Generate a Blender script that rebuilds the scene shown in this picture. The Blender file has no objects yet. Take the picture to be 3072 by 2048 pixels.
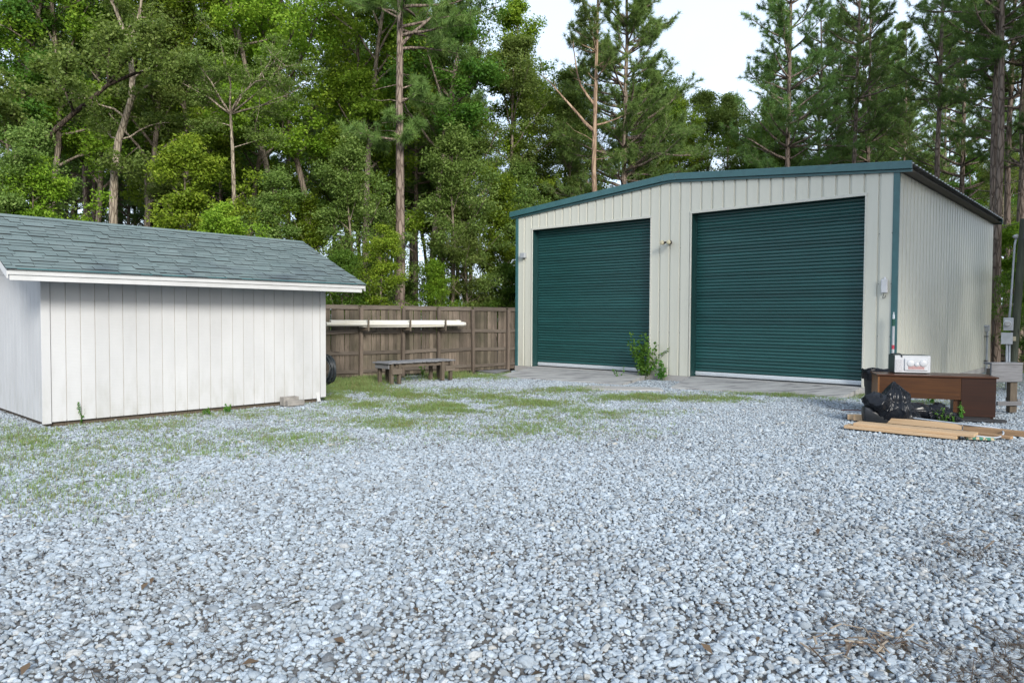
import bpy, bmesh, math, random
import numpy as np
from mathutils import Vector, Matrix, noise

# ------------------------------------------------------------------ camera, world, sun, exposure
sc = bpy.context.scene
CAM_H, PITCH, ROLL, FPX = 1.66, -0.0322094, 0.0047422, 2159.15
cd = bpy.data.cameras.new('camera'); cam = bpy.data.objects.new('camera', cd)
sc.collection.objects.link(cam); sc.camera = cam
cd.sensor_width = 36.0; cd.lens = 36.0 * FPX / 3072.0
cd.clip_start = 0.05; cd.clip_end = 1500
cd.dof.use_dof = False
FW = Vector((0, math.cos(PITCH), math.sin(PITCH))); R0 = Vector((1, 0, 0)); U0 = R0.cross(FW)
RT = R0 * math.cos(ROLL) + U0 * math.sin(ROLL); UP = -R0 * math.sin(ROLL) + U0 * math.cos(ROLL)
mw = Matrix((RT, UP, -FW)).transposed().to_4x4(); mw.translation = (0, 0, CAM_H)
cam.matrix_world = mw

SUN_EL, SUN_AZ = math.radians(25), math.radians(161)      # azimuth clockwise from +Y: behind the camera
world = bpy.data.worlds.new("World"); sc.world = world; world.use_nodes = True
wn = world.node_tree; wn.nodes.clear()
sky = wn.nodes.new('ShaderNodeTexSky'); sky.sky_type = 'NISHITA'; sky.sun_disc = False
sky.sun_elevation = SUN_EL; sky.sun_rotation = SUN_AZ
sky.air_density = 1.0; sky.dust_density = 3.0; sky.ozone_density = 1.0; sky.altitude = 100
bg = wn.nodes.new('ShaderNodeBackground'); bg.inputs['Strength'].default_value = 0.105
wo = wn.nodes.new('ShaderNodeOutputWorld')
# thin bright overcast over the blue: soft cloud texture by direction
wtc = wn.nodes.new('ShaderNodeTexCoord'); wno = wn.nodes.new('ShaderNodeTexNoise'); wno.inputs['Scale'].default_value = 2.2; wno.inputs['Detail'].default_value = 5
wn.links.new(wtc.outputs['Generated'], wno.inputs['Vector'])
wr = wn.nodes.new('ShaderNodeValToRGB'); wr.color_ramp.elements[0].position = .3; wr.color_ramp.elements[0].color = (3.0, 3.6, 4.5, 1); wr.color_ramp.elements[1].position = .65; wr.color_ramp.elements[1].color = (3.6, 4.1, 4.8, 1)
wn.links.new(wno.outputs['Fac'], wr.inputs[0])
wm = wn.nodes.new('ShaderNodeMix'); wm.data_type = 'RGBA'; wm.inputs[0].default_value = .82
wn.links.new(sky.outputs[0], wm.inputs[6]); wn.links.new(wr.outputs[0], wm.inputs[7])
wn.links.new(wm.outputs[2], bg.inputs[0]); wn.links.new(bg.outputs[0], wo.inputs[0])
sd = bpy.data.lights.new('sun', 'SUN'); sun = bpy.data.objects.new('sun', sd); sc.collection.objects.link(sun)
sd.energy = 1.5; sd.angle = math.radians(15); sd.color = (1.0, 0.965, 0.90)
sdir = Vector((math.sin(SUN_AZ) * math.cos(SUN_EL), math.cos(SUN_AZ) * math.cos(SUN_EL), math.sin(SUN_EL)))
sun.rotation_euler = sdir.to_track_quat('Z', 'Y').to_euler(); sun.location = sdir * 60
sc.view_settings.view_transform = 'Standard'; sc.view_settings.look = 'None'
sc.view_settings.exposure = 1.62; sc.view_settings.gamma = 1.0
sc.view_settings.use_curve_mapping = False
sc.render.engine = 'CYCLES'
sc.cycles.max_bounces = 6; sc.cycles.diffuse_bounces = 3; sc.cycles.transmission_bounces = 3
sc.cycles.use_denoising = True

# ------------------------------------------------------------------ helpers
rng = np.random.default_rng(7); random.seed(7)
COL = sc.collection.objects
def ray(px, py):
    return FW + RT * ((px - 1536) / FPX) - UP * ((py - 1024) / FPX)
def G(px, py, z=0.0):                       # ground point seen at a place of the photograph
    d = ray(px, py); t = (z - CAM_H) / d.z
    return Vector((0, 0, CAM_H)) + d * t
def AT(px, py, Y):                          # point at forward distance Y
    d = ray(px, py); return Vector((0, 0, CAM_H)) + d * (Y / d.y)
def ONPLANE(px, py, P, N):
    d = ray(px, py); o = Vector((0, 0, CAM_H)); t = (Vector(P) - o).dot(N) / d.dot(N)
    return o + d * t
def D2(x): return x * 3072 / 2352.0

def tag(o, label=None, cat=None, group=None, kind=None):
    if label: o['label'] = label
    if cat: o['category'] = cat
    if group: o['group'] = group
    if kind: o['kind'] = kind
    return o
def empty(name, loc=(0, 0, 0), rz=0.0, label=None, cat=None, group=None):
    o = bpy.data.objects.new(name, None); COL.link(o)
    o.location = loc; o.rotation_euler = (0, 0, rz); o.empty_display_size = .2
    return tag(o, label, cat, group)
def link(name, me, mat=None, parent=None, loc=None, rot=None, scale=None):
    if mat is not None and not me.materials: me.materials.append(mat)
    o = bpy.data.objects.new(name, me); COL.link(o)
    if parent is not None: o.parent = parent
    if loc is not None: o.location = loc
    if rot is not None: o.rotation_euler = rot
    if scale is not None: o.scale = scale
    return o
def mesh_np(name, V, F, mat=None, attr=None, smooth=False):
    """V (n,3); F (m,3|4) or list of arrays of both; attr dict name -> per vertex floats"""
    Fs = F if isinstance(F, list) else [F]
    Fs = [np.asarray(f, np.int32) for f in Fs if len(f)]
    me = bpy.data.meshes.new(name); V = np.asarray(V, np.float32)
    me.vertices.add(len(V)); me.vertices.foreach_set('co', V.ravel())
    nl = sum(f.size for f in Fs); npoly = sum(len(f) for f in Fs)
    me.loops.add(nl); me.loops.foreach_set('vertex_index', np.concatenate([f.ravel() for f in Fs]))
    me.polygons.add(npoly)
    tot = np.concatenate([np.full(len(f), f.shape[1], np.int32) for f in Fs])
    st = np.concatenate([[0], np.cumsum(tot)[:-1]]).astype(np.int32)
    me.polygons.foreach_set('loop_start', st); me.polygons.foreach_set('loop_total', tot)
    if smooth: me.polygons.foreach_set('use_smooth', np.ones(npoly, bool))
    if attr:
        for k, v in attr.items():
            a = me.attributes.new(k, 'FLOAT', 'POINT'); a.data.foreach_set('value', np.asarray(v, np.float32))
    me.update(calc_edges=True); me.validate()
    if mat is not None: me.materials.append(mat)
    return me
class MB:
    """collects boxes, prisms and tubes into ONE mesh"""
    def __init__(s): s.v = []; s.f = []; s.n = 0
    def add(s, V, F):
        V = [tuple(x) for x in V]
        s.v += V; s.f += [tuple(i + s.n for i in f) for f in F]; s.n += len(V); return s
    def box(s, a, b):
        x0, y0, z0 = a; x1, y1, z1 = b
        return s.add([(x0, y0, z0), (x1, y0, z0), (x1, y1, z0), (x0, y1, z0), (x0, y0, z1), (x1, y0, z1), (x1, y1, z1), (x0, y1, z1)],
                     [(0, 3, 2, 1), (4, 5, 6, 7), (0, 1, 5, 4), (1, 2, 6, 5), (2, 3, 7, 6), (3, 0, 4, 7)])
    def beam(s, p, q, w, h, up=(0, 0, 1)):
        p = Vector(p); q = Vector(q); d = (q - p).normalized(); u = Vector(up)
        r = d.cross(u)
        if r.length < 1e-4: r = d.cross(Vector((0, 1, 0)))
        r.normalize(); u = r.cross(d)
        c = [r * (-w / 2) + u * (-h / 2), r * (w / 2) + u * (-h / 2), r * (w / 2) + u * (h / 2), r * (-w / 2) + u * (h / 2)]
        return s.add([p + x for x in c] + [q + x for x in c],
                     [(0, 1, 2, 3), (7, 6, 5, 4), (0, 4, 5, 1), (1, 5, 6, 2), (2, 6, 7, 3), (3, 7, 4, 0)])
    def prism(s, poly, y0, y1):             # polygon in xz extruded along y
        n = len(poly)
        V = [(x, y0, z) for x, z in poly] + [(x, y1, z) for x, z in poly]
        return s.add(V, [tuple(range(n)), tuple(range(2 * n - 1, n - 1, -1))] + [(i + n, (i + 1) % n + n, (i + 1) % n, i) for i in range(n)])
    def tube(s, pts, rad, sides=10, cap=True):
        V, F = tube_np(pts, rad, sides)
        F = [tuple(f) for f in F]
        n = len(pts)
        if cap: F += [tuple(range(sides - 1, -1, -1)), tuple(range((n - 1) * sides, n * sides))]
        return s.add(V, F)
    def lathe(s, prof, c=(0, 0, 0), sides=24, axis='z'):
        V = []
        for r, z in prof:
            for k in range(sides):
                a = 2 * math.pi * k / sides
                p = (r * math.cos(a), r * math.sin(a), z)
                if axis == 'y': p = (p[0], -p[2], p[1])
                if axis == 'x': p = (p[2], p[0], p[1])
                V.append((c[0] + p[0], c[1] + p[1], c[2] + p[2]))
        F = []
        for i in range(len(prof) - 1):
            for k in range(sides):
                k2 = (k + 1) % sides
                F.append((i * sides + k, i * sides + k2, (i + 1) * sides + k2, (i + 1) * sides + k))
        F += [tuple(range(sides - 1, -1, -1)), tuple(range((len(prof) - 1) * sides, len(prof) * sides))]
        return s.add(V, F)
    def mesh(s, name, mat=None, bevel=0.0, smooth=False):
        me = bpy.data.meshes.new(name); me.from_pydata(s.v, [], s.f)
        if bevel > 0:
            bm = bmesh.new(); bm.from_mesh(me)
            ed = [e for e in bm.edges if len(e.link_faces) == 2 and e.calc_face_angle(0) > .6]
            bmesh.ops.bevel(bm, geom=ed, offset=bevel, segments=1, affect='EDGES', clamp_overlap=True)
            bm.to_mesh(me); bm.free()
        if smooth:
            for p in me.polygons: p.use_smooth = True
        me.update()
        if mat is not None: me.materials.append(mat)
        return me
    def build(s, name, mat, parent=None, loc=None, rot=None, bevel=0.0, smooth=False):
        return link(name, s.mesh(name, mat, bevel, smooth), None, parent, loc, rot)
def tube_np(pts, rad, sides=8):
    P = np.asarray([tuple(p) for p in pts], float); n = len(P)
    rad = np.broadcast_to(np.asarray(rad, float), (n,))
    T = np.gradient(P, axis=0); T /= np.linalg.norm(T, axis=1)[:, None] + 1e-9
    ref = np.array([0, 0, 1.0]) if abs(T[0][2]) < .9 else np.array([1.0, 0, 0])
    A = []; prev = None
    for t in T:
        a = ref if prev is None else prev
        a = a - t * (a @ t); a /= np.linalg.norm(a) + 1e-9; prev = a; A.append(a)
    A = np.array(A); B = np.cross(T, A)
    th = np.arange(sides) * 2 * np.pi / sides
    V = P[:, None] + rad[:, None, None] * (np.cos(th)[None, :, None] * A[:, None] + np.sin(th)[None, :, None] * B[:, None])
    i = np.arange(n - 1)[:, None] * sides; k = np.arange(sides)[None]; k2 = (k + 1) % sides
    F = np.stack([i + k, i + k2, i + sides + k2, i + sides + k], -1).reshape(-1, 4)
    return V.reshape(-1, 3), F
def dup_tree(o, loc, rz, scale=1.0):
    r = o.copy(); COL.link(r); r.location = loc; r.rotation_euler = (0, 0, rz); r.scale = (scale,) * 3 if not hasattr(scale, '__len__') else scale
    for ch in o.children:
        c = ch.copy(); COL.link(c); c.parent = r
    return r

# ------------------------------------------------------------------ materials
def new_mat(name):
    m = bpy.data.materials.new(name); m.use_nodes = True
    nt = m.node_tree; nt.nodes.clear()
    out = nt.nodes.new('ShaderNodeOutputMaterial'); b = nt.nodes.new('ShaderNodeBsdfPrincipled')
    nt.links.new(b.outputs[0], out.inputs[0]); return m, nt, b, out
def N(nt, t, **kw):
    n = nt.nodes.new('ShaderNode' + t)
    for k, v in kw.items():
        if k in n.inputs: n.inputs[k].default_value = v
        else: setattr(n, k, v)
    return n
def ramp(nt, src, stops):
    r = nt.nodes.new('ShaderNodeValToRGB'); e = r.color_ramp.elements
    while len(e) < len(stops): e.new(.5)
    for el, (p, c) in zip(e, stops):
        el.position = p; el.color = (c, c, c, 1) if not hasattr(c, '__len__') else (*c, 1)
    nt.links.new(src, r.inputs[0]); return r.outputs[0]
def mix(nt, fac, a, b, mode='MIX'):
    n = nt.nodes.new('ShaderNodeMix'); n.data_type = 'RGBA'; n.blend_type = mode
    for sock, v in ((n.inputs[0], fac), (n.inputs[6], a), (n.inputs[7], b)):
        if isinstance(v, bpy.types.NodeSocket): nt.links.new(v, sock)
        elif hasattr(v, '__len__'): sock.default_value = (*v, 1) if len(v) == 3 else v
        else: sock.default_value = v
    return n.outputs[2]
def noise_tex(nt, scale, detail=4, stretch=(1, 1, 1), coord='Object', rough=.55, seed=True):
    tc = N(nt, 'TexCoord'); mp = N(nt, 'Mapping'); mp.inputs['Scale'].default_value = stretch
    if coord == 'World':
        g = N(nt, 'NewGeometry'); nt.links.new(g.outputs['Position'], mp.inputs[0])
    else:
        nt.links.new(tc.outputs[coord], mp.inputs[0])
        if seed:
            oi = N(nt, 'ObjectInfo'); ml = N(nt, 'VectorMath', operation='SCALE'); cb = N(nt, 'CombineXYZ')
            for k in range(3): nt.links.new(oi.outputs['Random'], cb.inputs[k])
            nt.links.new(cb.outputs[0], ml.inputs[0]); ml.inputs['Scale'].default_value = 37.0
            nt.links.new(ml.outputs[0], mp.inputs['Location'])
    n = N(nt, 'TexNoise', Scale=scale, Detail=detail, Roughness=rough)
    nt.links.new(mp.outputs[0], n.inputs['Vector']); return n.outputs['Fac']
def bump(nt, b, h, strength, dist=.01):
    bp = N(nt, 'Bump', Strength=strength, Distance=dist); nt.links.new(h, bp.inputs['Height'])
    nt.links.new(bp.outputs[0], b.inputs['Normal']); return bp
def objrand(nt, lo, hi):
    oi = N(nt, 'ObjectInfo'); mr = N(nt, 'MapRange'); nt.links.new(oi.outputs['Random'], mr.inputs[0])
    mr.inputs[3].default_value = lo; mr.inputs[4].default_value = hi; return mr.outputs[0]
def simple(name, c1, c2=None, scale=6, stretch=(1, 1, 1), rough=.6, metal=0.0, bmp=0.0, bscale=40, bstretch=None, vary=0.0, lo=.35, hi=.65, spec=.5, coat=0):
    m, nt, b, _ = new_mat(name)
    c2 = c2 or tuple(x * .8 for x in c1)
    col = ramp(nt, noise_tex(nt, scale, 5, stretch), [(lo, c1), (hi, c2)])
    if vary:
        hs = N(nt, 'HueSaturation'); nt.links.new(col, hs.inputs['Color']); nt.links.new(objrand(nt, 1 - vary, 1 + vary), hs.inputs['Value']); col = hs.outputs[0]
    nt.links.new(col, b.inputs['Base Color'])
    b.inputs['Roughness'].default_value = rough; b.inputs['Metallic'].default_value = metal
    b.inputs['Specular IOR Level'].default_value = spec; b.inputs['Coat Weight'].default_value = coat
    if bmp: bump(nt, b, noise_tex(nt, bscale, 4, bstretch or stretch), bmp)
    return m
def wood(name, c1, c2, rough=.85, vary=.15, axis='z', sc_=1.0, bmp=.4, knots=True, stain=None):
    m, nt, b, _ = new_mat(name)
    st = {'x': (1.2, 26, 26), 'y': (26, 1.2, 26), 'z': (26, 26, 1.2)}[axis]
    st = tuple(x * sc_ for x in st)
    g = noise_tex(nt, 2.2, 6, st, rough=.65)
    col = ramp(nt, g, [(.32, c2), (.5, tuple((a + d) / 2 for a, d in zip(c1, c2))), (.68, c1)])
    if knots:
        stk = {'x': (1.5, 9, 9), 'y': (9, 1.5, 9), 'z': (9, 9, 1.5)}[axis]
        k = ramp(nt, noise_tex(nt, 1.3, 2, stk), [(.66, 0.0), (.74, 1.0)])
        col = mix(nt, k, col, tuple(x * .45 for x in c2))
    big = ramp(nt, noise_tex(nt, 1.1, 3, (1, 1, 1), 'World'), [(.35, 0.0), (.7, 1.0)])
    col = mix(nt, big, col, stain or tuple(x * .72 for x in c2))if stain is not None else mix(nt, big, col, mix(nt, .35, col, tuple(x * .6 for x in c2)))
    hs = N(nt, 'HueSaturation'); nt.links.new(col, hs.inputs['Color']); nt.links.new(objrand(nt, 1 - vary, 1 + vary), hs.inputs['Value'])
    nt.links.new(hs.outputs[0], b.inputs['Base Color']); b.inputs['Roughness'].default_value = rough
    b.inputs['Specular IOR Level'].default_value = .25
    bump(nt, b, g, bmp, .006); return m

M = {}
M['cream'] = simple('cream_metal', (.53, .53, .475), (.49, .49, .435), 3, (3, 3, .35), .38, bmp=.05, bscale=6, lo=.3, hi=.75)
def _m():
    m, nt, b, _ = new_mat('cream_panel')           # painted ribbed sheet with faint rain streaks and ground splash
    st = noise_tex(nt, 2.4, 5, (9, 9, .35), 'World')
    col = ramp(nt, st, [(.35, (.55, .55, .48)), (.65, (.54, .54, .47)), (.88, (.515, .51, .435))])
    g = N(nt, 'NewGeometry'); sp = N(nt, 'SeparateXYZ'); nt.links.new(g.outputs['Position'], sp.inputs[0])
    low = N(nt, 'MapRange'); nt.links.new(sp.outputs[2], low.inputs[0])
    low.inputs[1].default_value = 1.1; low.inputs[2].default_value = .1; low.inputs[3].default_value = 0; low.inputs[4].default_value = 1
    nz = ramp(nt, noise_tex(nt, 1.6, 4, (4, 4, 1), 'World'), [(.42, 0.0), (.75, .55)])
    f = N(nt, 'Math', operation='MULTIPLY'); nt.links.new(low.outputs[0], f.inputs[0]); nt.links.new(nz, f.inputs[1])
    col = mix(nt, f.outputs[0], col, (.34, .33, .24))
    nt.links.new(col, b.inputs['Base Color']); b.inputs['Roughness'].default_value = .4
    bump(nt, b, noise_tex(nt, 3, 3, (1, 1, .3), 'World'), .08, .01); return m
M['panel'] = _m()
M['green'] = simple('green_trim', (.042, .125, .135), (.034, .105, .112), 5, rough=.32, bmp=.04, bscale=7)
M['doorgreen'] = simple('door_green', (.017, .080, .078), (.013, .064, .062), 4, (.3, 3, 3), rough=.28, vary=.16)
M['jamb'] = simple('jamb_green', (.012, .05, .05), rough=.4)
M['alu'] = simple('pale_aluminium', (.66, .70, .74), (.56, .60, .63), 8, (.5, 6, 6), rough=.35, metal=.25)
M['dark'] = simple('dark_void', (.01, .011, .012), rough=.9)
M['galv'] = simple('galvanised_roof', (.42, .43, .43), (.34, .35, .35), 6, rough=.4, metal=.4)
M['soffit'] = simple('roof_underside', (.13, .115, .10), (.10, .09, .08), 8, rough=.7)
M['concrete'] = simple('concrete', (.40, .39, .37), (.29, .28, .27), 1.6, (1, 1, 1), .85, bmp=.25, bscale=90)
def _m():
    m, nt, b, _ = new_mat('ramp_concrete')
    a = noise_tex(nt, 1.3, 6, (1.2, 4.5, 1)); c = noise_tex(nt, 55, 3)
    col = ramp(nt, a, [(.36, (.15, .15, .155)), (.48, (.31, .31, .305)), (.7, (.40, .40, .39))])
    col = mix(nt, ramp(nt, c, [(.4, 0.0), (.7, .25)]), col, (.22, .21, .2))
    nt.links.new(col, b.inputs['Base Color']); b.inputs['Roughness'].default_value = .9
    bump(nt, b, noise_tex(nt, 70, 4), .3, .01); return m
M['ramp'] = _m()
def _m():
    m, nt, b, _ = new_mat('shed_paint')            # white painted rough-sawn siding, mildew towards the foot
    g = noise_tex(nt, 3, 5, (1.5, 1.5, 22)); big = noise_tex(nt, 1.4, 5, (1.4, 1.4, .7), 'World')
    col = ramp(nt, big, [(.33, (.475, .48, .485)), (.6, (.44, .445, .45)), (.85, (.385, .39, .39))])
    ge = N(nt, 'NewGeometry'); sp = N(nt, 'SeparateXYZ'); nt.links.new(ge.outputs['Position'], sp.inputs[0])
    low = N(nt, 'MapRange'); nt.links.new(sp.outputs[2], low.inputs[0])
    low.inputs[1].default_value = 1.0; low.inputs[2].default_value = .05; low.inputs[3].default_value = 0; low.inputs[4].default_value = 1
    nz = ramp(nt, noise_tex(nt, 2.5, 5, (3, 3, 1), 'World'), [(.45, 0.0), (.72, .6)])
    f = N(nt, 'Math', operation='MULTIPLY'); nt.links.new(low.outputs[0], f.inputs[0]); nt.links.new(nz, f.inputs[1])
    col = mix(nt, f.outputs[0], col, (.33, .33, .30))
    fine = ramp(nt, g, [(.3, 0.0), (.36, .0), (.42, .0), (.66, .0), (.72, .35)])
    col = mix(nt, fine, col, (.44, .43, .42))
    hs = N(nt, 'HueSaturation'); nt.links.new(col, hs.inputs['Color']); nt.links.new(objrand(nt, .97, 1.03), hs.inputs['Value'])
    nt.links.new(hs.outputs[0], b.inputs['Base Color']); b.inputs['Roughness'].default_value = .6
    bump(nt, b, g, .35, .006); return m
M['shed'] = _m()
M['groove'] = simple('siding_groove', (.52, .49, .44), (.44, .41, .36), 10, rough=.9)
M['trimwhite'] = simple('white_trim_paint', (.50, .505, .505), (.43, .435, .43), 2.5, (1, 1, 1), .5, bmp=.1, bscale=30)
def _m():
    m, nt, b, _ = new_mat('asphalt_shingle')
    col = ramp(nt, noise_tex(nt, 2.5, 2, coord='World'), [(.35, (.115, .155, .152)), (.65, (.145, .185, .18))])
    gr = noise_tex(nt, 330, 2, coord='World')
    col = mix(nt, ramp(nt, gr, [(.35, 0.0), (.7, .55)]), col, (.06, .09, .095))
    alg = ramp(nt, noise_tex(nt, .9, 4, coord='World'), [(.52, 0.0), (.70, .75)])
    ge = N(nt, 'NewGeometry'); sp = N(nt, 'SeparateXYZ'); nt.links.new(ge.outputs['Position'], sp.inputs[0])
    low = N(nt, 'MapRange'); nt.links.new(sp.outputs[2], low.inputs[0])
    low.inputs[1].default_value = 3.2; low.inputs[2].default_value = 2.4; low.inputs[3].default_value = .25; low.inputs[4].default_value = 1
    f = N(nt, 'Math', operation='MULTIPLY'); nt.links.new(alg, f.inputs[0]); nt.links.new(low.outputs[0], f.inputs[1])
    col = mix(nt, f.outputs[0], col, (.045, .06, .075))
    hs = N(nt, 'HueSaturation'); nt.links.new(col, hs.inputs['Color']); nt.links.new(objrand(nt, .88, 1.10), hs.inputs['Value'])
    nt.links.new(hs.outputs[0], b.inputs['Base Color']); b.inputs['Roughness'].default_value = .85
    bump(nt, b, gr, .25, .003); return m
M['shingle'] = _m()
M['asphalt_edge'] = simple('cut_asphalt_edge', (.02, .024, .027), rough=.95)  # black cut edges, which also paint in the shade lines between tabs
M['fence'] = wood('fence_wood', (.205, .165, .132), (.085, .067, .053), vary=.42, stain=(.055, .05, .034))
M['rail'] = wood('rail_wood', (.155, .13, .107), (.072, .059, .048), axis='x', vary=.2)
M['post'] = wood('post_wood', (.175, .14, .112), (.085, .067, .053), vary=.16)
M['grey_x'] = wood('grey_timber_along', (.25, .255, .27), (.13, .13, .135), axis='x', vary=.14)
M['grey_z'] = wood('grey_timber_upright', (.155, .128, .098), (.07, .056, .042), axis='z', vary=.14)
M['bench'] = wood('bench_timber', (.18, .15, .118), (.09, .072, .055), axis='x', vary=.14)
M['pine_x'] = wood('fresh_lumber', (.52, .385, .25), (.43, .285, .16), axis='x', vary=.07, rough=.6, bmp=.1, knots=True)
M['pine_old'] = wood('used_lumber', (.40, .26, .15), (.27, .165, .09), axis='x', vary=.12, rough=.7, bmp=.15)
M['desk'] = wood('desk_veneer', (.082, .033, .010), (.036, .014, .006), axis='x', vary=.1, rough=.38, bmp=.06, sc_=.5, knots=False)
M['desk_top'] = wood('desk_top_veneer', (.085, .035, .018), (.045, .018, .010), axis='x', vary=.05, rough=.3, bmp=.04, sc_=.5, knots=False)
M['desk_dark'] = wood('desk_dark_veneer', (.034, .012, .006), (.016, .006, .004), axis='x', vary=.1, rough=.4, bmp=.06, sc_=.5, knots=False)
M['desk_side_lit'] = wood('lit_desk_side_veneer', (.24, .115, .045), (.15, .066, .024), axis='z', vary=.05, rough=.4, bmp=.05, sc_=.5, knots=False)  # end panel catches the light; that brightness is put into the colour
M['bag'] = simple('black_plastic_film', (.006, .007, .010), (.009, .011, .015), 5, rough=.26, spec=.24)
M['blackplastic'] = simple('black_plastic', (.014, .016, .019), (.02, .022, .026), 6, rough=.42, bmp=.03, bscale=20)
M['rubber'] = simple('black_hose', (.012, .016, .019), (.02, .026, .03), 9, rough=.45)
M['pvc'] = simple('white_pvc', (.56, .545, .49), (.44, .41, .31), 2.2, (.6, 6, 6), .4, lo=.5, hi=.8)
M['whiteplastic'] = simple('white_plastic', (.44, .455, .48), (.40, .415, .44), 5, rough=.4)
M['steelside'] = simple('grey_steel_casing', (.12, .13, .12), (.09, .10, .095), 3, rough=.35, metal=.5)
M['antenna'] = simple('antenna_white', (.62, .63, .65), rough=.4)
M['greybox'] = simple('grey_painted_box', (.42, .44, .47), (.35, .37, .39), 6, rough=.45, metal=.2)
M['beigebox'] = simple('beige_box', (.42, .38, .27), (.35, .31, .22), 6, rough=.6)
M['conduit'] = simple('grey_conduit', (.36, .40, .45), (.30, .33, .37), 6, rough=.5)
M['glassy'] = simple('meter_glass', (.45, .46, .46), (.3, .3, .3), 30, rough=.08, spec=.8)
M['darkmetal'] = simple('dark_bronze', (.05, .045, .04), rough=.45, metal=.3)
M['lamp'] = simple('lamp_glass', (.55, .50, .34), (.45, .40, .26), 20, rough=.15)
M['redlabel'] = simple('red_print', (.36, .22, .22), (.28, .17, .17), 60, (1, 1, 6), .6)
M['stickerred'] = simple('red_sticker', (.45, .02, .05), rough=.5)
M['tealcap'] = simple('pale_teal_cap', (.22, .32, .30), rough=.4)
M['greencap'] = simple('green_coupling', (.012, .10, .07), rough=.4)
M['vent'] = simple('vent_grille', (.46, .46, .48), (.30, .30, .33), 90, rough=.5)
M['polewood'] = wood('treated_pole', (.085, .10, .075), (.045, .052, .04), axis='z', vary=.02, sc_=.7)
M['block'] = simple('concrete_block', (.27, .255, .235), (.19, .18, .165), 8, rough=.95, bmp=.4, bscale=70)
M['cardboard'] = simple('printed_board', (.45, .36, .24), (.05, .18, .13), 14, (2, 1, 1), .8, lo=.48, hi=.52)
M['rust'] = simple('rusty_metal', (.14, .06, .045), rough=.8)

def bark(name, c1, c2, c3, scale=9):
    m, nt, b, _ = new_mat(name)
    tc = N(nt, 'TexCoord'); mp = N(nt, 'Mapping'); mp.inputs['Scale'].default_value = (1, 1, .22)
    nt.links.new(tc.outputs['Object'], mp.inputs[0])
    v = N(nt, 'TexVoronoi', Scale=scale, feature='DISTANCE_TO_EDGE'); nt.links.new(mp.outputs[0], v.inputs['Vector'])
    crack = ramp(nt, v.outputs['Distance'], [(.0, 0.0), (.16, 1.0)])
    big = noise_tex(nt, 1.6, 4, (1, 1, .5))
    col = ramp(nt, big, [(.35, c1), (.65, c2)])
    col = mix(nt, crack, c3, col)
    nt.links.new(col, b.inputs['Base Color']); b.inputs['Roughness'].default_value = .95; b.inputs['Specular IOR Level'].default_value = .1
    bump(nt, b, crack, .7, .03); return m
M['bark_pine'] = bark('pine_bark', (.27, .215, .175), (.19, .15, .125), (.09, .068, .055))
M['bark_grey'] = bark('grey_bark', (.235, .20, .155), (.17, .14, .11), (.085, .068, .052), 12)
M['bark_pale'] = bark('pale_bark', (.38, .325, .25), (.27, .23, .18), (.13, .105, .08), 12)
M['bark_dead'] = bark('bare_pine_wood', (.42, .31, .22), (.30, .21, .145), (.18, .12, .085), 5)
M['bark_dark'] = bark('dark_bark', (.10, .075, .058), (.07, .055, .042), (.03, .024, .02), 12)

def leafmat(name, ca, cb, cc, transl=.50, rough=.55):
    m, nt, b, out = new_mat(name)
    at = N(nt, 'Attribute'); at.attribute_name = 'tone'
    col = ramp(nt, at.outputs['Fac'], [(0, ca), (.55, cb), (1, cc)])
    hs = N(nt, 'HueSaturation'); nt.links.new(col, hs.inputs['Color'])
    nt.links.new(objrand(nt, .485, .515), hs.inputs['Hue']); nt.links.new(objrand(nt, .82, 1.2), hs.inputs['Value'])
    nt.links.new(hs.outputs[0], b.inputs['Base Color']); b.inputs['Roughness'].default_value = rough
    b.inputs['Specular IOR Level'].default_value = .22
    tr = N(nt, 'BsdfTranslucent'); br = mix(nt, .5, hs.outputs[0], (.16, .22, .02)); nt.links.new(br, tr.inputs[0])
    mx = N(nt, 'MixShader'); mx.inputs[0].default_value = transl
    nt.links.new(b.outputs[0], mx.inputs[1]); nt.links.new(tr.outputs[0], mx.inputs[2]); nt.links.new(mx.outputs[0], out.inputs[0])
    return m
M['leaf'] = leafmat('broad_leaf', (.085, .165, .014), (.175, .300, .024), (.320, .440, .048))
M['leaf_y'] = leafmat('sunny_leaf', (.125, .218, .018), (.240, .370, .030), (.390, .500, .060))
M['leaf_o'] = leafmat('olive_leaf', (.095, .160, .034), (.175, .260, .058), (.280, .365, .105))
M['leaf_d'] = leafmat('dark_leaf', (.045, .105, .015), (.092, .185, .024), (.165, .280, .040))
M['needle'] = leafmat('pine_needle', (.080, .155, .046), (.145, .245, .066), (.250, .355, .100), .38)
M['needle_y'] = leafmat('sunlit_pine_needle', (.10, .18, .05), (.18, .28, .075), (.29, .39, .11), .40)
M['weed'] = leafmat('weed_leaf', (.06, .19, .03), (.11, .28, .045), (.20, .38, .07))
M['grass'] = leafmat('grass_blade', (.25, .19, .10), (.15, .24, .07), (.25, .34, .12), .35)
M['litter'] = leafmat('dry_needles', (.045, .028, .02), (.075, .048, .032), (.12, .08, .05), .1)
M['chips'] = leafmat('wood_chip', (.07, .05, .038), (.15, .115, .085), (.34, .29, .225), .02)

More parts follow.
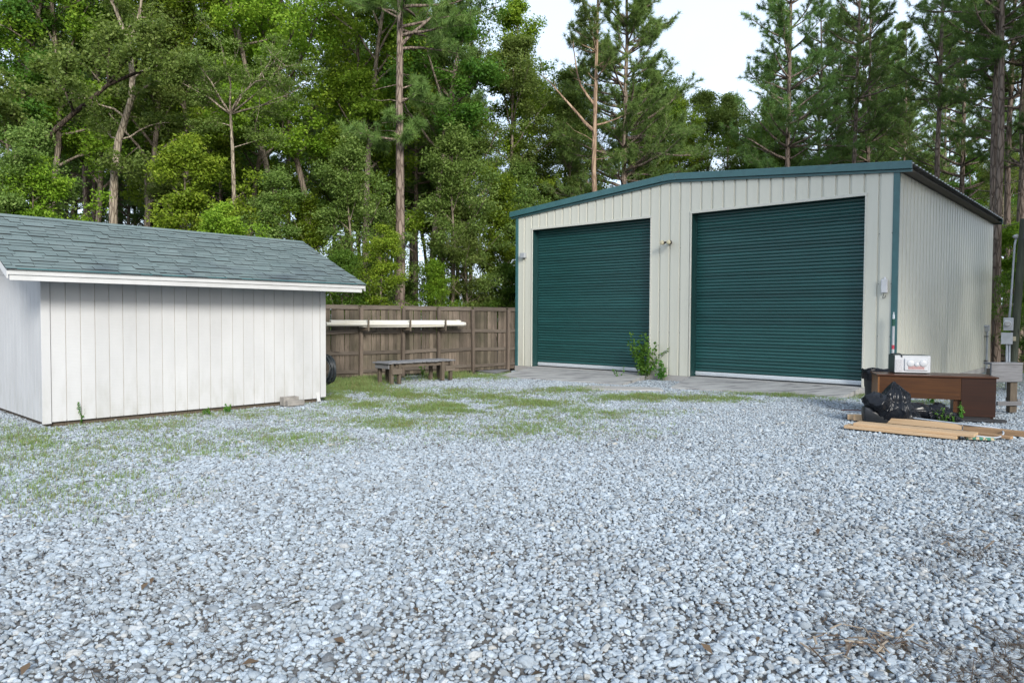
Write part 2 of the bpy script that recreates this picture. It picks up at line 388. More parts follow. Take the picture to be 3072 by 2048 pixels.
def _m():
    m, nt, b, _ = new_mat('gravel_stone')
    at = N(nt, 'Attribute'); at.attribute_name = 'tone'
    col = ramp(nt, at.outputs['Fac'], [(0, (.10, .105, .11)), (.08, (.19, .21, .225)), (.2, (.255, .295, .33)), (.6, (.315, .37, .42)), (.88, (.395, .455, .51)), (.965, (.38, .40, .41)), (1, (.33, .32, .29))])
    sp = noise_tex(nt, 95, 3, coord='World'); col = mix(nt, ramp(nt, sp, [(.42, 0.0), (.68, .55)]), col, (.20, .215, .23))
    pat = ramp(nt, noise_tex(nt, .55, 4, coord='World'), [(.52, 0.0), (.75, .28)])
    col = mix(nt, pat, col, (.20, .20, .195))
    nt.links.new(col, b.inputs['Base Color']); b.inputs['Roughness'].default_value = .8; b.inputs['Specular IOR Level'].default_value = .3
    bump(nt, b, noise_tex(nt, 60, 4, coord='World'), .35, .006); return m
M['stone'] = _m()
def _m():
    m, nt, b, _ = new_mat('ground_soil')
    a = noise_tex(nt, 28, 5, coord='World'); d = noise_tex(nt, .5, 4, coord='World')
    yard = ramp(nt, a, [(.35, (.05, .045, .04)), (.55, (.095, .09, .085)), (.7, (.16, .16, .155))])
    yard = mix(nt, ramp(nt, d, [(.5, 0.0), (.65, .5)]), yard, (.085, .07, .05))
    nt.links.new(yard, b.inputs['Base Color']); b.inputs['Roughness'].default_value = .95
    bump(nt, b, a, .6, .03); return m
M['soil'] = _m()
M['forest_floor'] = simple('forest_floor', (.055, .042, .028), (.03, .035, .016), 1.5, rough=.95, bmp=.5, bscale=10)

# ------------------------------------------------------------------ ground
g = MB().add([(-400, -400, -.030), (400, -400, -.030), (400, 400, -.030), (-400, 400, -.030)], [(0, 1, 2, 3)]).build('ground', M['soil'])
tag(g, kind='structure')
FA, FB = Vector((-4.94, 18.97, 0)), Vector((0.11, 23.16, 0))       # fence line
fdir = (FB - FA).normalized(); fnor = Vector((-fdir.y, fdir.x, 0))  # fnor points to the woods
YAW = math.radians(-42.2689); GC = Vector((0.12147, 23.0911, 0.15)) # garage front left corner, on its slab
GX = Vector((math.cos(YAW), math.sin(YAW), 0)); GY = Vector((-math.sin(YAW), math.cos(YAW), 0))
def gw(x, y, z): return GC + GX * x + GY * y + Vector((0, 0, z))
GW, GD = 11.106, 11.375
a0 = FA - fdir * 90 + fnor * .6; a1 = FB + fdir * .9 + fnor * .6
b1 = gw(-.3, GD + 1.5, 0); b2 = gw(GW + 1.0, GD + 1.5, 0); b3 = gw(GW + 8.0, GD + 6.0, 0); b4 = gw(GW + 60, GD + 6, 0)
ff = [(p.x, p.y, -.022) for p in (a0, a1, b1, b2, b3, b4)] + [(300, 330, -.022), (-330, 330, -.022)]
tag(MB().add(ff, [tuple(range(8))]).build('forest_floor', M['forest_floor']), kind='structure')

# ------------------------------------------------------------------ metal garage
FT = .3048; RP = lambda i: (i + .154) * FT                      # rib positions along the front
DH = 4.281; EAVE = 4.70; APEX = GW / 2; SL = .0826
def topz(x): return EAVE + SL * min(x, GW - x) + .03
garage = empty('metal_garage', GC, YAW, 'large cream ribbed metal garage with green trim and two green roll-up doors', 'garage')
def rib_profile(a, b):
    """points (u, depth) of the ribbed sheet between a and b: wide proud flats, narrow recessed grooves"""
    pts = []
    i0 = int(math.floor(a / FT - .154)) - 1
    for i in range(i0, i0 + int((b - a) / FT) + 5):
        c = RP(i)
        pts += [(c - .030, 0), (c - .018, .036), (c + .018, .036), (c + .030, 0), (c + FT * .5, .003)]
    out = []
    def val(u):
        for (x0, d0), (x1, d1) in zip(pts, pts[1:]):
            if x0 <= u <= x1: return d0 + (d1 - d0) * (u - x0) / max(x1 - x0, 1e-9)
        return 0
    out = [(a, val(a))] + [p for p in pts if a + 1e-4 < p[0] < b - 1e-4] + [(b, val(b))]
    return out
def wall_sheet(name, a, b, zb, zt, place, parent):
    P = rib_profile(a, b); V = []; F = []
    for u, d in P:
        V += [place(u, d, zb), place(u, d, zt(u))]
    n = len(P)
    # a second skin 6 mm behind closes the sheet
    for u, d in P:
        V += [place(u, d + .006, zb), place(u, d + .006, zt(u))]
    for i in range(n - 1):
        F.append((2 * i, 2 * i + 2, 2 * i + 3, 2 * i + 1)); o = 2 * n
        F.append((o + 2 * i, o + 2 * i + 1, o + 2 * i + 3, o + 2 * i + 2))
        F.append((2 * i + 1, 2 * i + 3, o + 2 * i + 3, o + 2 * i + 1)); F.append((2 * i, o + 2 * i, o + 2 * i + 2, 2 * i + 2))
    return MB().add(V, F).build(name, M['panel'], parent)
D1 = (RP(2) + .022, RP(16) + .022); DD2 = (RP(20) + .022, RP(34) + .022)
front = lambda u, d, z: (u, d, z)
for a, b in ((.10, D1[0]), (D1[1], RP(18)), (RP(18), DD2[0]), (DD2[1], GW - .115)):
    wall_sheet('wall_panel', a, b, 0.0, topz, front, garage)
for cuts in ([D1[0], RP(5), RP(8), RP(11), RP(14), D1[1]], [DD2[0], RP(23), RP(26), RP(29), RP(32), DD2[1]]):
    for a, b in zip(cuts, cuts[1:]): wall_sheet('header_panel', a, b, DH, topz, front, garage)
side = lambda u, d, z: (GW - d, u, z)
cuts = [.03, .95] + [.95 + .9144 * k for k in range(1, 11)] + [GD - .03]
for a, b in zip(cuts, cuts[1:]): wall_sheet('wall_panel', a, b, 0.0, lambda u: EAVE, side, garage)
MB().box((.0, .1, 0), (.02, GD, EAVE)).build('side_wall', M['panel'], garage)
MB().prism([(0, 0), (GW, 0), (GW, EAVE), (APEX, EAVE + SL * APEX), (0, EAVE)], GD - .02, GD).build('rear_wall', M['panel'], garage)
MB().box((-.02, -.02, -.16), (GW + .015, GD + .02, -.004)).build('foundation_slab', M['concrete'], garage)
# inside the openings: nothing but the dark; the curtain closes it
for x0, x1 in (D1, DD2):
    cx = (x0 + x1) / 2; wd = x1 - x0
    REC = .27
    for xa, xb in ((x0, x0 + .012), (x1 - .012, x1)): MB().box((xa, .012, 0), (xb, REC + .03, DH)).build('door_jamb', M['jamb'], garage)
    MB().box((x0 + .012, .04, DH - .012), (x1 - .012, REC + .25, DH + .0)).build('door_head', M['jamb'], garage)
    t = MB()
    t.box((x0 - .03, -.014, 0), (x0 + .013, .012, DH + .02)); t.box((x1 - .013, -.014, 0), (x1 + .03, .012, DH + .02))
    t.box((x0 - .04, -.018, DH - .016), (x1 + .04, .012, DH + .05))
    t.build('door_trim', M['cream'], garage, bevel=.004)
    door = MB().box((x0 + .012, REC + .035, 0), (x1 - .012, REC + .05, DH)).build('roll_up_door', M['jamb'], garage)
    for xa, xb in ((x0 + .013, x0 + .045), (x1 - .045, x1 - .013)): MB().box((xa, REC - .03, .012), (xb, REC + .03, DH - .02)).build('guide_track', M['jamb'], door)
    MB().box((x0 + .02, REC - .02, .030), (x1 - .02, REC + .02, .128)).box((x0 + .02, REC - .034, .070), (x1 - .02, REC - .0205, .082)).build('bottom_bar', M['alu'], door, bevel=.004)
    MB().box((x0 + .02, REC - .012, .004), (x1 - .02, REC + .012, .0295)).build('bottom_seal', M['rubber'], door)
    n = 50; pitch = (DH - .135) / n
    prof = [(.0, .006), (.07, .004), (.16, -.016), (.34, -.026), (.62, -.027), (.82, -.018), (.93, .004), (1.0, .006)]
    V = []
    for f, d in prof: V += [(-wd / 2 + .05, d, f * pitch), (wd / 2 - .05, d, f * pitch)]
    V += [(-wd / 2 + .05, .012, 0), (wd / 2 - .05, .012, 0), (-wd / 2 + .05, .012, pitch), (wd / 2 - .05, .012, pitch)]
    k = len(prof); F = [(2 * i, 2 * i + 1, 2 * i + 3, 2 * i + 2) for i in range(k - 1)] + [(2 * k, 2 * k + 2, 2 * k + 3, 2 * k + 1)]
    sm = MB().add(V, F).mesh('slat', M['doorgreen'])
    for r in range(n):
        link('slat', sm, None, door, (cx, REC, .130 + r * pitch), (0, 0, 0))
# green trim
for x0, x1, y0, y1 in ((-.012, .10, -.022, .10), (GW - .115, GW + .012, -.022, .0), ):
    MB().box((x0, y0, -.002), (x1, y1, EAVE + .0)).build('corner_trim', M['green'], garage, bevel=.006)
MB().box((GW - .012, .001, -.002), (GW + .013, .028, EAVE - .003)).build('corner_trim', M['green'], garage)
def slope_piece(name, x0, x1, yf, yb, zlo, zhi, mat, bev=.006):
    zz = lambda x: SL * (min(x, GW - x))
    return MB().prism([(x0, EAVE + zz(x0) + zlo), (x1, EAVE + zz(x1) + zlo), (x1, EAVE + zz(x1) + zhi), (x0, EAVE + zz(x0) + zhi)], yf, yb).build(name, mat, garage, bevel=bev)
slope_piece('fascia', -.203, APEX - .20, -.112, -.036, .046, .215, M['green'])
slope_piece('fascia', APEX + .20, GW + .252, -.112, -.036, .046, .215, M['green'])
MB().prism([(APEX - .197, EAVE + SL * (APEX - .197) + .045), (APEX, EAVE + SL * APEX + .035), (APEX + .197, EAVE + SL * (APEX - .197) + .045),
            (APEX + .197, EAVE + SL * (APEX - .197) + .218), (APEX, EAVE + SL * APEX + .213), (APEX - .197, EAVE + SL * (APEX - .197) + .218)], -.115, -.036).build('ridge_fascia', M['green'], garage, bevel=.004)
slope_piece('rake_strip', -.19, APEX - .002, -.052, -.004, -.012, .040, M['green'], 0)
slope_piece('rake_strip', APEX + .002, GW + .245, -.052, -.004, -.012, .040, M['green'], 0)
# roof: sheets three feet wide with ribs, both slopes
def roof_sheet(sgn, y0, y1):
    P = []
    y = y0
    while y < y1 - .02:
        P += [(y, 0), (y + .10, 0), (y + .125, .032), (y + .165, .032), (y + .19, 0)]; y += FT
    P.append((y1, 0))
    xe = -.24 if sgn < 0 else GW + .25
    ze = EAVE + SL * (-.24) + .17
    zr = EAVE + SL * APEX + .17
    V = []; F = []
    for yy, h in P: V += [(xe, yy, ze + h), (APEX, yy, zr + h)]
    o = len(V)
    for yy, h in P: V += [(xe, yy, ze + h - .004), (APEX, yy, zr + h - .004)]
    for i in range(len(P) - 1):
        F += [(2 * i, 2 * i + 2, 2 * i + 3, 2 * i + 1), (o + 2 * i, o + 2 * i + 1, o + 2 * i + 3, o + 2 * i + 2), (2 * i, o + 2 * i, o + 2 * i + 2, 2 * i + 2)]
    return MB().add(V, F).build('roof_panel', M['galv'], garage)
for sgn in (-1, 1):
    y = -.035
    while y < GD:
        roof_sheet(sgn, y, min(y + FT * 3, GD + .12)); y += FT * 3
MB().box((GW - .02, .0, EAVE + .002), (GW + .02, GD, EAVE + .13)).build('shaded_eave_trim', M['darkmetal'], garage)  # near-black strip: the shade below the roof edge is in its colour
MB().box((GW + .021, .02, EAVE + .02), (GW + .235, GD, EAVE + .026)).build('eave_soffit', M['soffit'], garage)
MB().box((GW + .0, GD + .0, EAVE - .01), (GW + .25, GD + .06, EAVE + .15)).build('eave_end', M['jamb'], garage)
# screws
sw = MB()
for z in (1.15, 2.3, 3.4):
    for x in (GW - .125, ): sw.lathe([(.009, 0), (.009, .006)], (x, -.004, z), 6, 'y')
    for i in (17, 18, 19, 35): sw.lathe([(.008, 0), (.008, .006)], (RP(i) + .005, .027, z), 6, 'y')
sw.build('screw', M['darkmetal'], garage)

for pts, lab in ((((1606, 1094), (1496, 1128.6), (1868, 1153), (1948, 1118)), 'pale concrete ramp rising to the left roll-up door'),
                 (((2078, 1124), (2009, 1163), (2530, 1190.7), (2585, 1162)), 'stained concrete ramp rising to the right roll-up door')):
    dd = D1 if pts[0][0] < 2000 else DD2
    tl = gw(dd[0] + .02, .30, -.006); tr = gw(dd[1] - .02, .30, -.006); ml = gw(dd[0] + .02, -.02, -.012); mr = gw(dd[1] - .02, -.02, -.012)
    bl = G(*pts[1]); br = G(*pts[2])
    bl.z = br.z = .012
    n = 8; V = []; F = []
    rows = [(tl, tr), (ml, mr)]
    for t in (.25, .5, .75, 1): rows.append((ml.lerp(bl, t), mr.lerp(br, t)))
    for a, b in rows:
        for i in range(n + 1):
            p = a.lerp(b, i / n); V.append(tuple(p))
    m = len(rows); tot = len(V); V += [(x, y, -.05) for x, y, z in V]
    for r in range(m - 1):
        for i in range(n):
            q = r * (n + 1) + i; F.append((q, q + n + 1, q + n + 2, q + 1))
    for r in range(m - 1):
        for i0 in (0, n):
            q = r * (n + 1) + i0; F.append((q, q + n + 1, q + n + 1 + tot, q + tot))
    for i in range(n):
        q = (m - 1) * (n + 1) + i; F.append((q, q + 1, q + 1 + tot, q + tot))
    tag(MB().add(V, F).build('concrete_ramp', M['ramp']), lab, 'ramp', kind='structure')
# older flat slab showing between the ramps
c = [G(1770, 1157), G(1727, 1166), G(1990, 1171), G(1975, 1163)]
tag(MB().add([(p.x, p.y, .012) for p in c] + [(p.x, p.y, -.05) for p in c], [(0, 1, 2, 3), (0, 4, 5, 1), (1, 5, 6, 2), (2, 6, 7, 3), (3, 7, 4, 0)]).build('concrete_path', M['concrete']), kind='structure')

# things on the garage front
def garage_thing(name, p, label, cat): return empty(name, p, YAW, label, cat)
fl = garage_thing('flood_light', gw(RP(18) + .12, -.004, 3.02), 'twin-head flood light on the pillar between the doors', 'light')
P = ONPLANE(2005, 727, gw(0, -.06, 0), GY); fl.location = P
MB().lathe([(.06, 0), (.06, .03), (.045, .05)], (.02, .055, 0), 16, 'y').build('mount_plate', M['darkmetal'], fl)
for s in (-1, 1):
    h = MB().tube([(.02 * s + .02, .01, 0), (.06 * s + .02, -.05, .0), (.07 * s + .02, -.09, -.01)], [.018, .022, .03], 10)
    h.lathe([(.032, 0), (.055, .05), (.06, .11)], (.10 * s + .02, -.09, -.02), 16, 'y')
    hd = h.build('lamp_head', M['darkmetal'], fl)
    MB().lathe([(.062, 0), (.058, .012), (.03, .025)], (.10 * s + .02, -.20, -.02), 16, 'y').build('lamp_lens', M['lamp'], hd)
P = ONPLANE(1570.5, 766.5, gw(0, -.05, 0), GY)
jb = garage_thing('junction_box', P, 'small grey box on the cream strip left of the left door', 'box')
MB().box((-.09, -.07, -.075), (.09, .045, .075)).build('box_body', M['greybox'], jb, bevel=.006)
MB().box((-.094, -.078, -.079), (.094, -.0705, .079)).build('cover_plate', M['greybox'], jb, bevel=.004)
MB().lathe([(.018, -.10), (.018, -.075)], (.0, 0, 0), 10).build('cable_gland', M['darkmetal'], jb)
P = ONPLANE(2653.5, 858, gw(0, -.06, 0), GY)
an = garage_thing('wireless_antenna', P, 'slim white antenna box on the cream strip right of the right door', 'antenna')
MB().box((-.065, -.04, -.15), (.065, .02, .15)).build('antenna_case', M['antenna'], an, bevel=.012)
MB().box((-.02, .021, .06), (.02, .055, .20)).build('mount_bracket', M['antenna'], an, bevel=.003)
MB().tube([(-.01, 0, -.15), (-.015, 0, -.2), (-.04, 0, -.24), (-.03, .0, -.27), (.01, .02, -.25), (.015, .045, -.2)], .006, 6).build('cable', M['darkmetal'], an)
pf = AT(2678.5, 1062, gw(GW - .05, -.12, 0).y - .06)
pl = empty('extension_pole', (pf.x, pf.y, 0.0), YAW, 'white pole with green coupling standing at the right garage corner', 'pole')
zt = AT(2678.8, 936, pf.y).z
MB().tube([(0, 0, 0.004), (0, .0, zt - .16)], .027, 12).build('pole_shaft', M['whiteplastic'], pl)
MB().lathe([(.031, zt - .30), (.031, zt - .22), (.036, zt - .215), (.036, zt - .15), (.03, zt - .145)], (0, 0, 0), 14).build('coupling', M['greencap'], pl)
MB().lathe([(.024, zt - .145), (.022, zt - .06), (.013, zt - .05), (.013, zt)], (0, 0, 0), 12).build('valve_tip', M['alu'], pl)
zs = AT(2678.8, 1040, pf.y).z
MB().lathe([(.0275, zs - .05), (.0275, zs + .04)], (0, 0, 0), 14).build('red_sticker', M['stickerred'], pl)
# conduit on the side wall
PS = gw(GW + .05, 0, 0); P = ONPLANE(2961, 984, PS, GX)
cb = empty('conduit_box', (P.x, P.y, 0), YAW, 'grey conduit and outlet box on the beige side wall of the garage', 'conduit')
MB().box((-.05, -.08, P.z - .10), (.07, .08, P.z + .10)).build('outlet_box', M['greybox'], cb, bevel=.008)
MB().tube([(.01, 0, P.z - .10), (.01, 0, .02)], .032, 10).build('conduit_pipe', M['conduit'], cb)
MB().tube([(-.05, -.20, P.z + .06), (.01, -.17, P.z + .06), (.01, -.08, P.z + .06)], .022, 8).build('elbow', M['conduit'], cb)
for z in (.35, P.z - .28):
    MB().box((-.06, -.10, z), (.05, .05, z + .025)).build('pipe_strap', M['darkmetal'], cb)

# ------------------------------------------------------------------ white shed
SY = .826; SA = Vector((-7.011, 10.741, 0)); SLEN, SWID = 4.842, 3.26
SX = Vector((math.cos(SY), math.sin(SY), 0)); SYV = Vector((-math.sin(SY), math.cos(SY), 0))
def sw_(u, v, z): return SA + SX * u + SYV * v + Vector((0, 0, z))
shed = empty('white_shed', SA, SY, 'white board-sided shed with a grey-green shingle roof', 'shed')
ZB = .06; OV = .653; EZ0 = 2.149; XL, XR = -.564, SLEN + .484
RZ = 3.30; HALF = 1.63; RS = (RZ - 2.315) / (HALF + OV)         # roof slope
def rz(v): return 2.315 + RS * (v + OV) if v <= HALF else RZ - RS * (v - HALF)
wallz = lambda v: rz(v) - .10
MB().prism([(.03, ZB + .02), (SLEN - .03, ZB + .02), (SLEN - .03, wallz(.03)), (.03, wallz(.03))], .016, .03).build('wall_sheathing', M['groove'], shed)
MB().add([(.016, .016, ZB + .02), (.016, SWID - .016, ZB + .02), (.016, SWID - .016, wallz(SWID)), (.016, HALF, wallz(HALF)), (.016, .016, wallz(0))], [(0, 1, 2, 3, 4)]).build('wall_sheathing', M['groove'], shed)
MB().box((.0, SWID - .02, ZB), (SLEN, SWID, wallz(SWID))).build('rear_wall', M['shed'], shed)
MB().add([(SLEN, 0, ZB), (SLEN, SWID, ZB), (SLEN, SWID, wallz(SWID)), (SLEN, HALF, wallz(HALF)), (SLEN, 0, wallz(0))], [(0, 1, 2, 3, 4)]).build('end_wall', M['shed'], shed)
# front siding boards, eight inches each with a groove between
u = .105; bw = .2032
while u < SLEN - .10:
    u2 = min(u + bw, SLEN - .10)
    MB().box((u + .004, .004, ZB), (u2 - .004, .0145, wallz(.0) - .0)).build('siding_board', M['shed'], shed, bevel=.002); u = u2
MB().box((-.022, -.020, ZB - .02), (.098, .012, wallz(0))).build('corner_board', M['shed'], shed, bevel=.003)
MB().box((SLEN - .098, -.020, ZB + .02), (SLEN + .02, .012, wallz(0))).build('corner_board', M['shed'], shed, bevel=.003)
v = .013
while v < SWID - .01:
    v2 = min(v + bw, SWID); a_, b_ = v + .004, v2 - .004
    zt1, zt2 = wallz(a_), wallz(b_)
    mb = MB(); x0, x1 = .004, .0145
    ptop = [(a_, zt1)] + ([(HALF, wallz(HALF))] if a_ < HALF < b_ else []) + [(b_, zt2)]
    poly = [(a_, ZB)] + [(b_, ZB)] + ptop[::-1]
    n = len(poly); mb.add([(x0, p, q) for p, q in poly] + [(x1, p, q) for p, q in poly], [tuple(range(n - 1, -1, -1)), tuple(range(n, 2 * n))] + [(i, (i + 1) % n, (i + 1) % n + n, i + n) for i in range(n)])
    mb.build('siding_board', M['shed'], shed); v = v2
MB().box((.07, .07, -.03), (SLEN - .07, .12, ZB + .03)).box((.07, .12, -.03), (.12, SWID, ZB + .03)).build('sill_skid', M['grey_z'], shed)  # timber skid, coloured dark to stand in for the shadow line below the siding
# fascia in two steps, rakes
MB().box((XL, -OV - .022, 2.225), (XR, -OV + .0, 2.312)).build('fascia_board', M['trimwhite'], shed, bevel=.004)
MB().box((XL + .02, -OV - .004, EZ0), (XR - .05, -OV + .018, 2.224)).build('fascia_board', M['trimwhite'], shed, bevel=.004)
for xa in (XL - .018, XR - .0):
    for (va, vb) in ((-OV - .02, HALF), (HALF, SWID + OV)):
        mb = MB(); q = [(va, rz(va) - .13), (vb, rz(vb) - .13), (vb, rz(vb) - .01), (va, rz(va) - .01)]
        mb.add([(xa, a, z) for a, z in q] + [(xa + .018, a, z) for a, z in q], [(3, 2, 1, 0), (4, 5, 6, 7), (0, 1, 5, 4), (1, 2, 6, 5), (2, 3, 7, 6), (3, 0, 4, 7)])
        mb.build('rake_board', M['trimwhite'], shed)
mb = MB()
mb.add([(XL, -OV, 2.222), (XR, -OV, 2.222), (XR, -.004, 2.24), (XL, -.004, 2.24)], [(0, 1, 2, 3)])
mb.build('soffit', M['trimwhite'], shed)
mb = MB()
for va, vb in ((-OV - .03, HALF), (HALF, SWID + OV)):
    for z in (0, -.02):
        mb.add([(XL - .02, va, rz(va) + z), (XR + .02, va, rz(va) + z), (XR + .02, vb, rz(vb) + z), (XL - .02, vb, rz(vb) + z)], [(0, 1, 2, 3)])
roof = mb.build('roof', M['shingle'], shed)
# shingles: courses from the eave to the ridge
ang = math.atan(RS); slope_len = math.hypot(HALF + OV + .035, RS * (HALF + OV + .035)); ncs = 20; ex = slope_len / ncs
unit = MB().box((0, 0, 0), (1, 1, 1)).mesh('shingle', M['shingle']); unit.materials.append(M['asphalt_edge'])
for f in unit.polygons: f.material_index = 0 if f.normal.z > .5 else 1
tabs = []
for k in range(ncs):
    s0 = k * ex - .012; u = XL - .03 - random.random() * .25; first = True
    while u < XR + .03:
        w_ = random.choice([.16, .22, .27, .3, .34, .38, .44])
        a_, b_ = max(u, XL - .03), min(u + w_, XR + .03)
        if b_ - a_ > .03: tabs.append((a_, b_ - .004, s0, ex + .03, random.choice([.004, .005, .010, .014])))
        u += w_
ey_, ez_ = math.cos(ang), math.sin(ang)
def tab_pos(a, s): return (a, -OV - .035 + s * ey_ - ez_ * .002, rz(-OV - .035) + s * ez_ + ey_ * .002 + .002)
camv = Vector((0, 0, CAM_H))
tabs.sort(key=lambda t: (sw_(*tab_pos(t[0], t[2])) - camv).length)
tilt = math.atan2(.012, ex)
rest = MB()
for i, (a, b, s, l, th) in enumerate(tabs):
    p = tab_pos(a, s)
    if i < 300:
        link('shingle', unit, None, roof, p, (ang - tilt * .6, 0, 0), (b - a - .004, l, th))
    else:
        R_ = Matrix.Translation(p) @ Matrix.Rotation(ang - tilt * .6, 4, 'X') @ Matrix.Diagonal((b - a - .004, l, th, 1))
        cv = [R_ @ Vector(c) for c in ((0, 0, 0), (1, 0, 0), (1, 1, 0), (0, 1, 0), (0, 0, 1), (1, 0, 1), (1, 1, 1), (0, 1, 1))]
        rest.add(cv, [(0, 3, 2, 1), (4, 5, 6, 7), (0, 1, 5, 4), (1, 2, 6, 5), (2, 3, 7, 6), (3, 0, 4, 7)])
rs_ = rest.build('shingle', M['shingle'], roof); rs_.data.materials.append(M['asphalt_edge'])
for f in rs_.data.polygons: f.material_index = 0 if f.normal.z > .7 else 1
tag(rs_, kind='stuff')
mb = MB()
for va, vb in ((HALF - .10, HALF), (HALF, HALF + .10)):
    mb.add([(XL - .03, va, rz(va) + .016), (XR + .03, va, rz(va) + .016), (XR + .03, vb, rz(vb) + .020), (XL - .03, vb, rz(vb) + .020)], [(0, 1, 2, 3)])
mb.build('ridge_cap', M['shingle'], roof)
MB().box((XL - .028, -OV - .045, 2.300), (XR + .028, -OV - .024, 2.318)).build('drip_edge', M['green'], roof)

# ------------------------------------------------------------------ timber fence beside the shed
FYAW = math.atan2(fdir.y, fdir.x)
fence = empty('timber_fence', FA, FYAW, 'weathered brown timber privacy fence between the shed and the garage', 'fence')
pm = [MB().box((-.066, .0, .05), (.066, .018, 1.95)).mesh('picket', M['fence'], bevel=.003) for _ in range(2)]
U0_, U1_ = -5.2, 8.3
u = U0_; i = 0
while u < U1_:
    hgt = random.uniform(.985, 1.012)
    if not (2.28 < u < 2.36):
        link('picket', pm[i % 2], None, fence, (u + .067, random.uniform(-.003, .005), 0), (random.uniform(-.004, .004), random.uniform(-.012, .012), 0), (random.uniform(.93, 1.0), 1, hgt))
    u += .1345; i += 1
def fu(px): 
    d = ray(px, 1000); o = camv; nn = fnor; t = (FA - o).dot(nn) / d.dot(nn); return (o + d * t - FA).dot(fdir)
pu = [fu(x) for x in (1078, 1204, 1311.6, 1415, 1519)]
st_ = (pu[-1] - pu[0]) / 4
pu = [pu[0] - 2 * st_, pu[0] - st_] + pu + [pu[-1] + st_]
posts = []
for a in pu:
    posts.append(MB().box((-.045, -.13, 0), (.045, -.041, random.uniform(1.90, 1.95))).build('post', M['post'], fence, (a, 0, 0), (random.uniform(-.006, .006), random.uniform(-.012, .012), 0), bevel=.005))
edges = [U0_] + pu + [U1_]
for a, b in zip(edges, edges[1:]):
    for z, h in ((1.93, .10), (1.265, .095), (.70, .095), (.20, .09)):
        dz = random.uniform(-.02, .02) * (.3 if z > 1.9 else 1)
        ya = -.0405 if z < 1.9 else -.0395
        if z > 1.9: mb = MB().beam((a + .047, -.022, z), (b - .047, -.022, z + dz * .4), .036, h)
        else: mb = MB().beam((a + .047, -.021, z + dz), (b - .047, -.021, z - dz), .036, h)
        mb.build('rail', M['rail'], fence, bevel=.004)
    MB().box((a, -.04, 1.982), (b - .004, .022, 2.0)).build('cap_board', M['rail'], fence)
# brackets nailed to the posts carry the pipes
pz = 1.42
for bx in (1103.4, 1229, 1334.7):
    P = ONPLANE(bx, 985, FA - fnor * .50, fnor); ub = (P - FA).dot(fdir)
    un = min(pu, key=lambda q: abs(q - ub)); zb = P.z
    br = MB().beam((ub, -.52, zb - .01), (un + (.05 if ub > un else -.05), -.10, zb - .02), .04, .09).build('pipe_bracket', M['grey_z'], fence, bevel=.004)
    MB().box((ub - .022, -.56, zb - .075), (ub + .022, -.521, zb + .30)).build('bracket_upright', M['grey_z'], br, bevel=.004)
zbk = ONPLANE(1229, 985, FA - fnor * .50, fnor).z + .035
def pipe(x0, x1, y_, off, z, r, label, tilt_=0):
    P = ONPLANE(x0, y_, FA - fnor * off, fnor); Q = ONPLANE(x1, y_, FA - fnor * off, fnor)
    L = (Q - P).length
    o = empty('plastic_pipe', (P.x, P.y, z), FYAW, label, 'pipe', 'pipes lying on the fence brackets')
    mb = MB(); sd_ = 16
    V, F = tube_np([(0, 0, 0), (L * .5, 0, tilt_ * .5 - .004), (L, 0, tilt_)], r, sd_); V2, F2 = tube_np([(0, 0, 0), (L * .5, 0, tilt_ * .5 - .004), (L, 0, tilt_)], r * .86, sd_)
    mb.add(V, F); mb.add(V2, [tuple(f[::-1]) for f in F2])
    nn = sd_ * 2
    for k in range(sd_):
        k2 = (k + 1) % sd_; base = len(V)
        mb.f.append((k, k2, k2 + base, k + base)); mb.f.append((k + nn, k + nn + base, k2 + nn + base, k2 + nn))
    mb.build('pipe_tube', M['pvc'], o, smooth=True)
    if r > .03: MB().lathe([(r * 1.10, 0), (r * 1.10, .10), (r * 1.0, .13)], (L - .15, 0, tilt_), 16, 'x').build('pipe_socket', M['pvc'], o, smooth=True)
pipe(977.5, 1395, 972, .43, zbk + .085, .055, 'thick white pipe in front on the fence brackets, reaching farthest at both ends')
pipe(990, 1381, 965, .30, zbk + .14, .055, 'thick white pipe lying behind the front one on the fence brackets')
pipe(1088.8, 1332, 979, .44, zbk + .012, .016, 'thin white pipe lowest at the front of the fence brackets', .01)
pipe(1077, 1326, 977, .36, zbk + .016, .018, 'thin white pipe half hidden behind the front thin one', .02)

# dark fence behind the garage, at the right edge of the photograph
q0 = AT(2940, 1050, 30); q1 = AT(3300, 1050, 27.0)
q0.z = q1.z = 0; d2 = (q1 - q0).normalized(); L2 = (q1 - q0).length
fence2 = empty('tall_timber_fence', q0, math.atan2(d2.y, d2.x), 'tall dark timber fence in the shade behind the utility pole', 'fence')
pk = MB().box((-.066, 0, .03), (.066, .018, 2.30)).mesh('picket', M['fence'])
u = 0
while u < L2:
    link('picket', pk, None, fence2, (u + .07, 0, 0), (0, random.uniform(-.008, .008), 0), (random.uniform(.93, 1.0), 1, random.uniform(.985, 1.01))); u += .1415
for z in (.3, .95, 1.6, 2.24): MB().box((0, -.04, z - .045), (L2, -.002, z + .045)).build('rail', M['rail'], fence2)
for k in range(3): MB().box((1.5 + k * 2.0, -.14, 0), (1.6 + k * 2.0, -.042, 2.3)).build('post', M['post'], fence2)

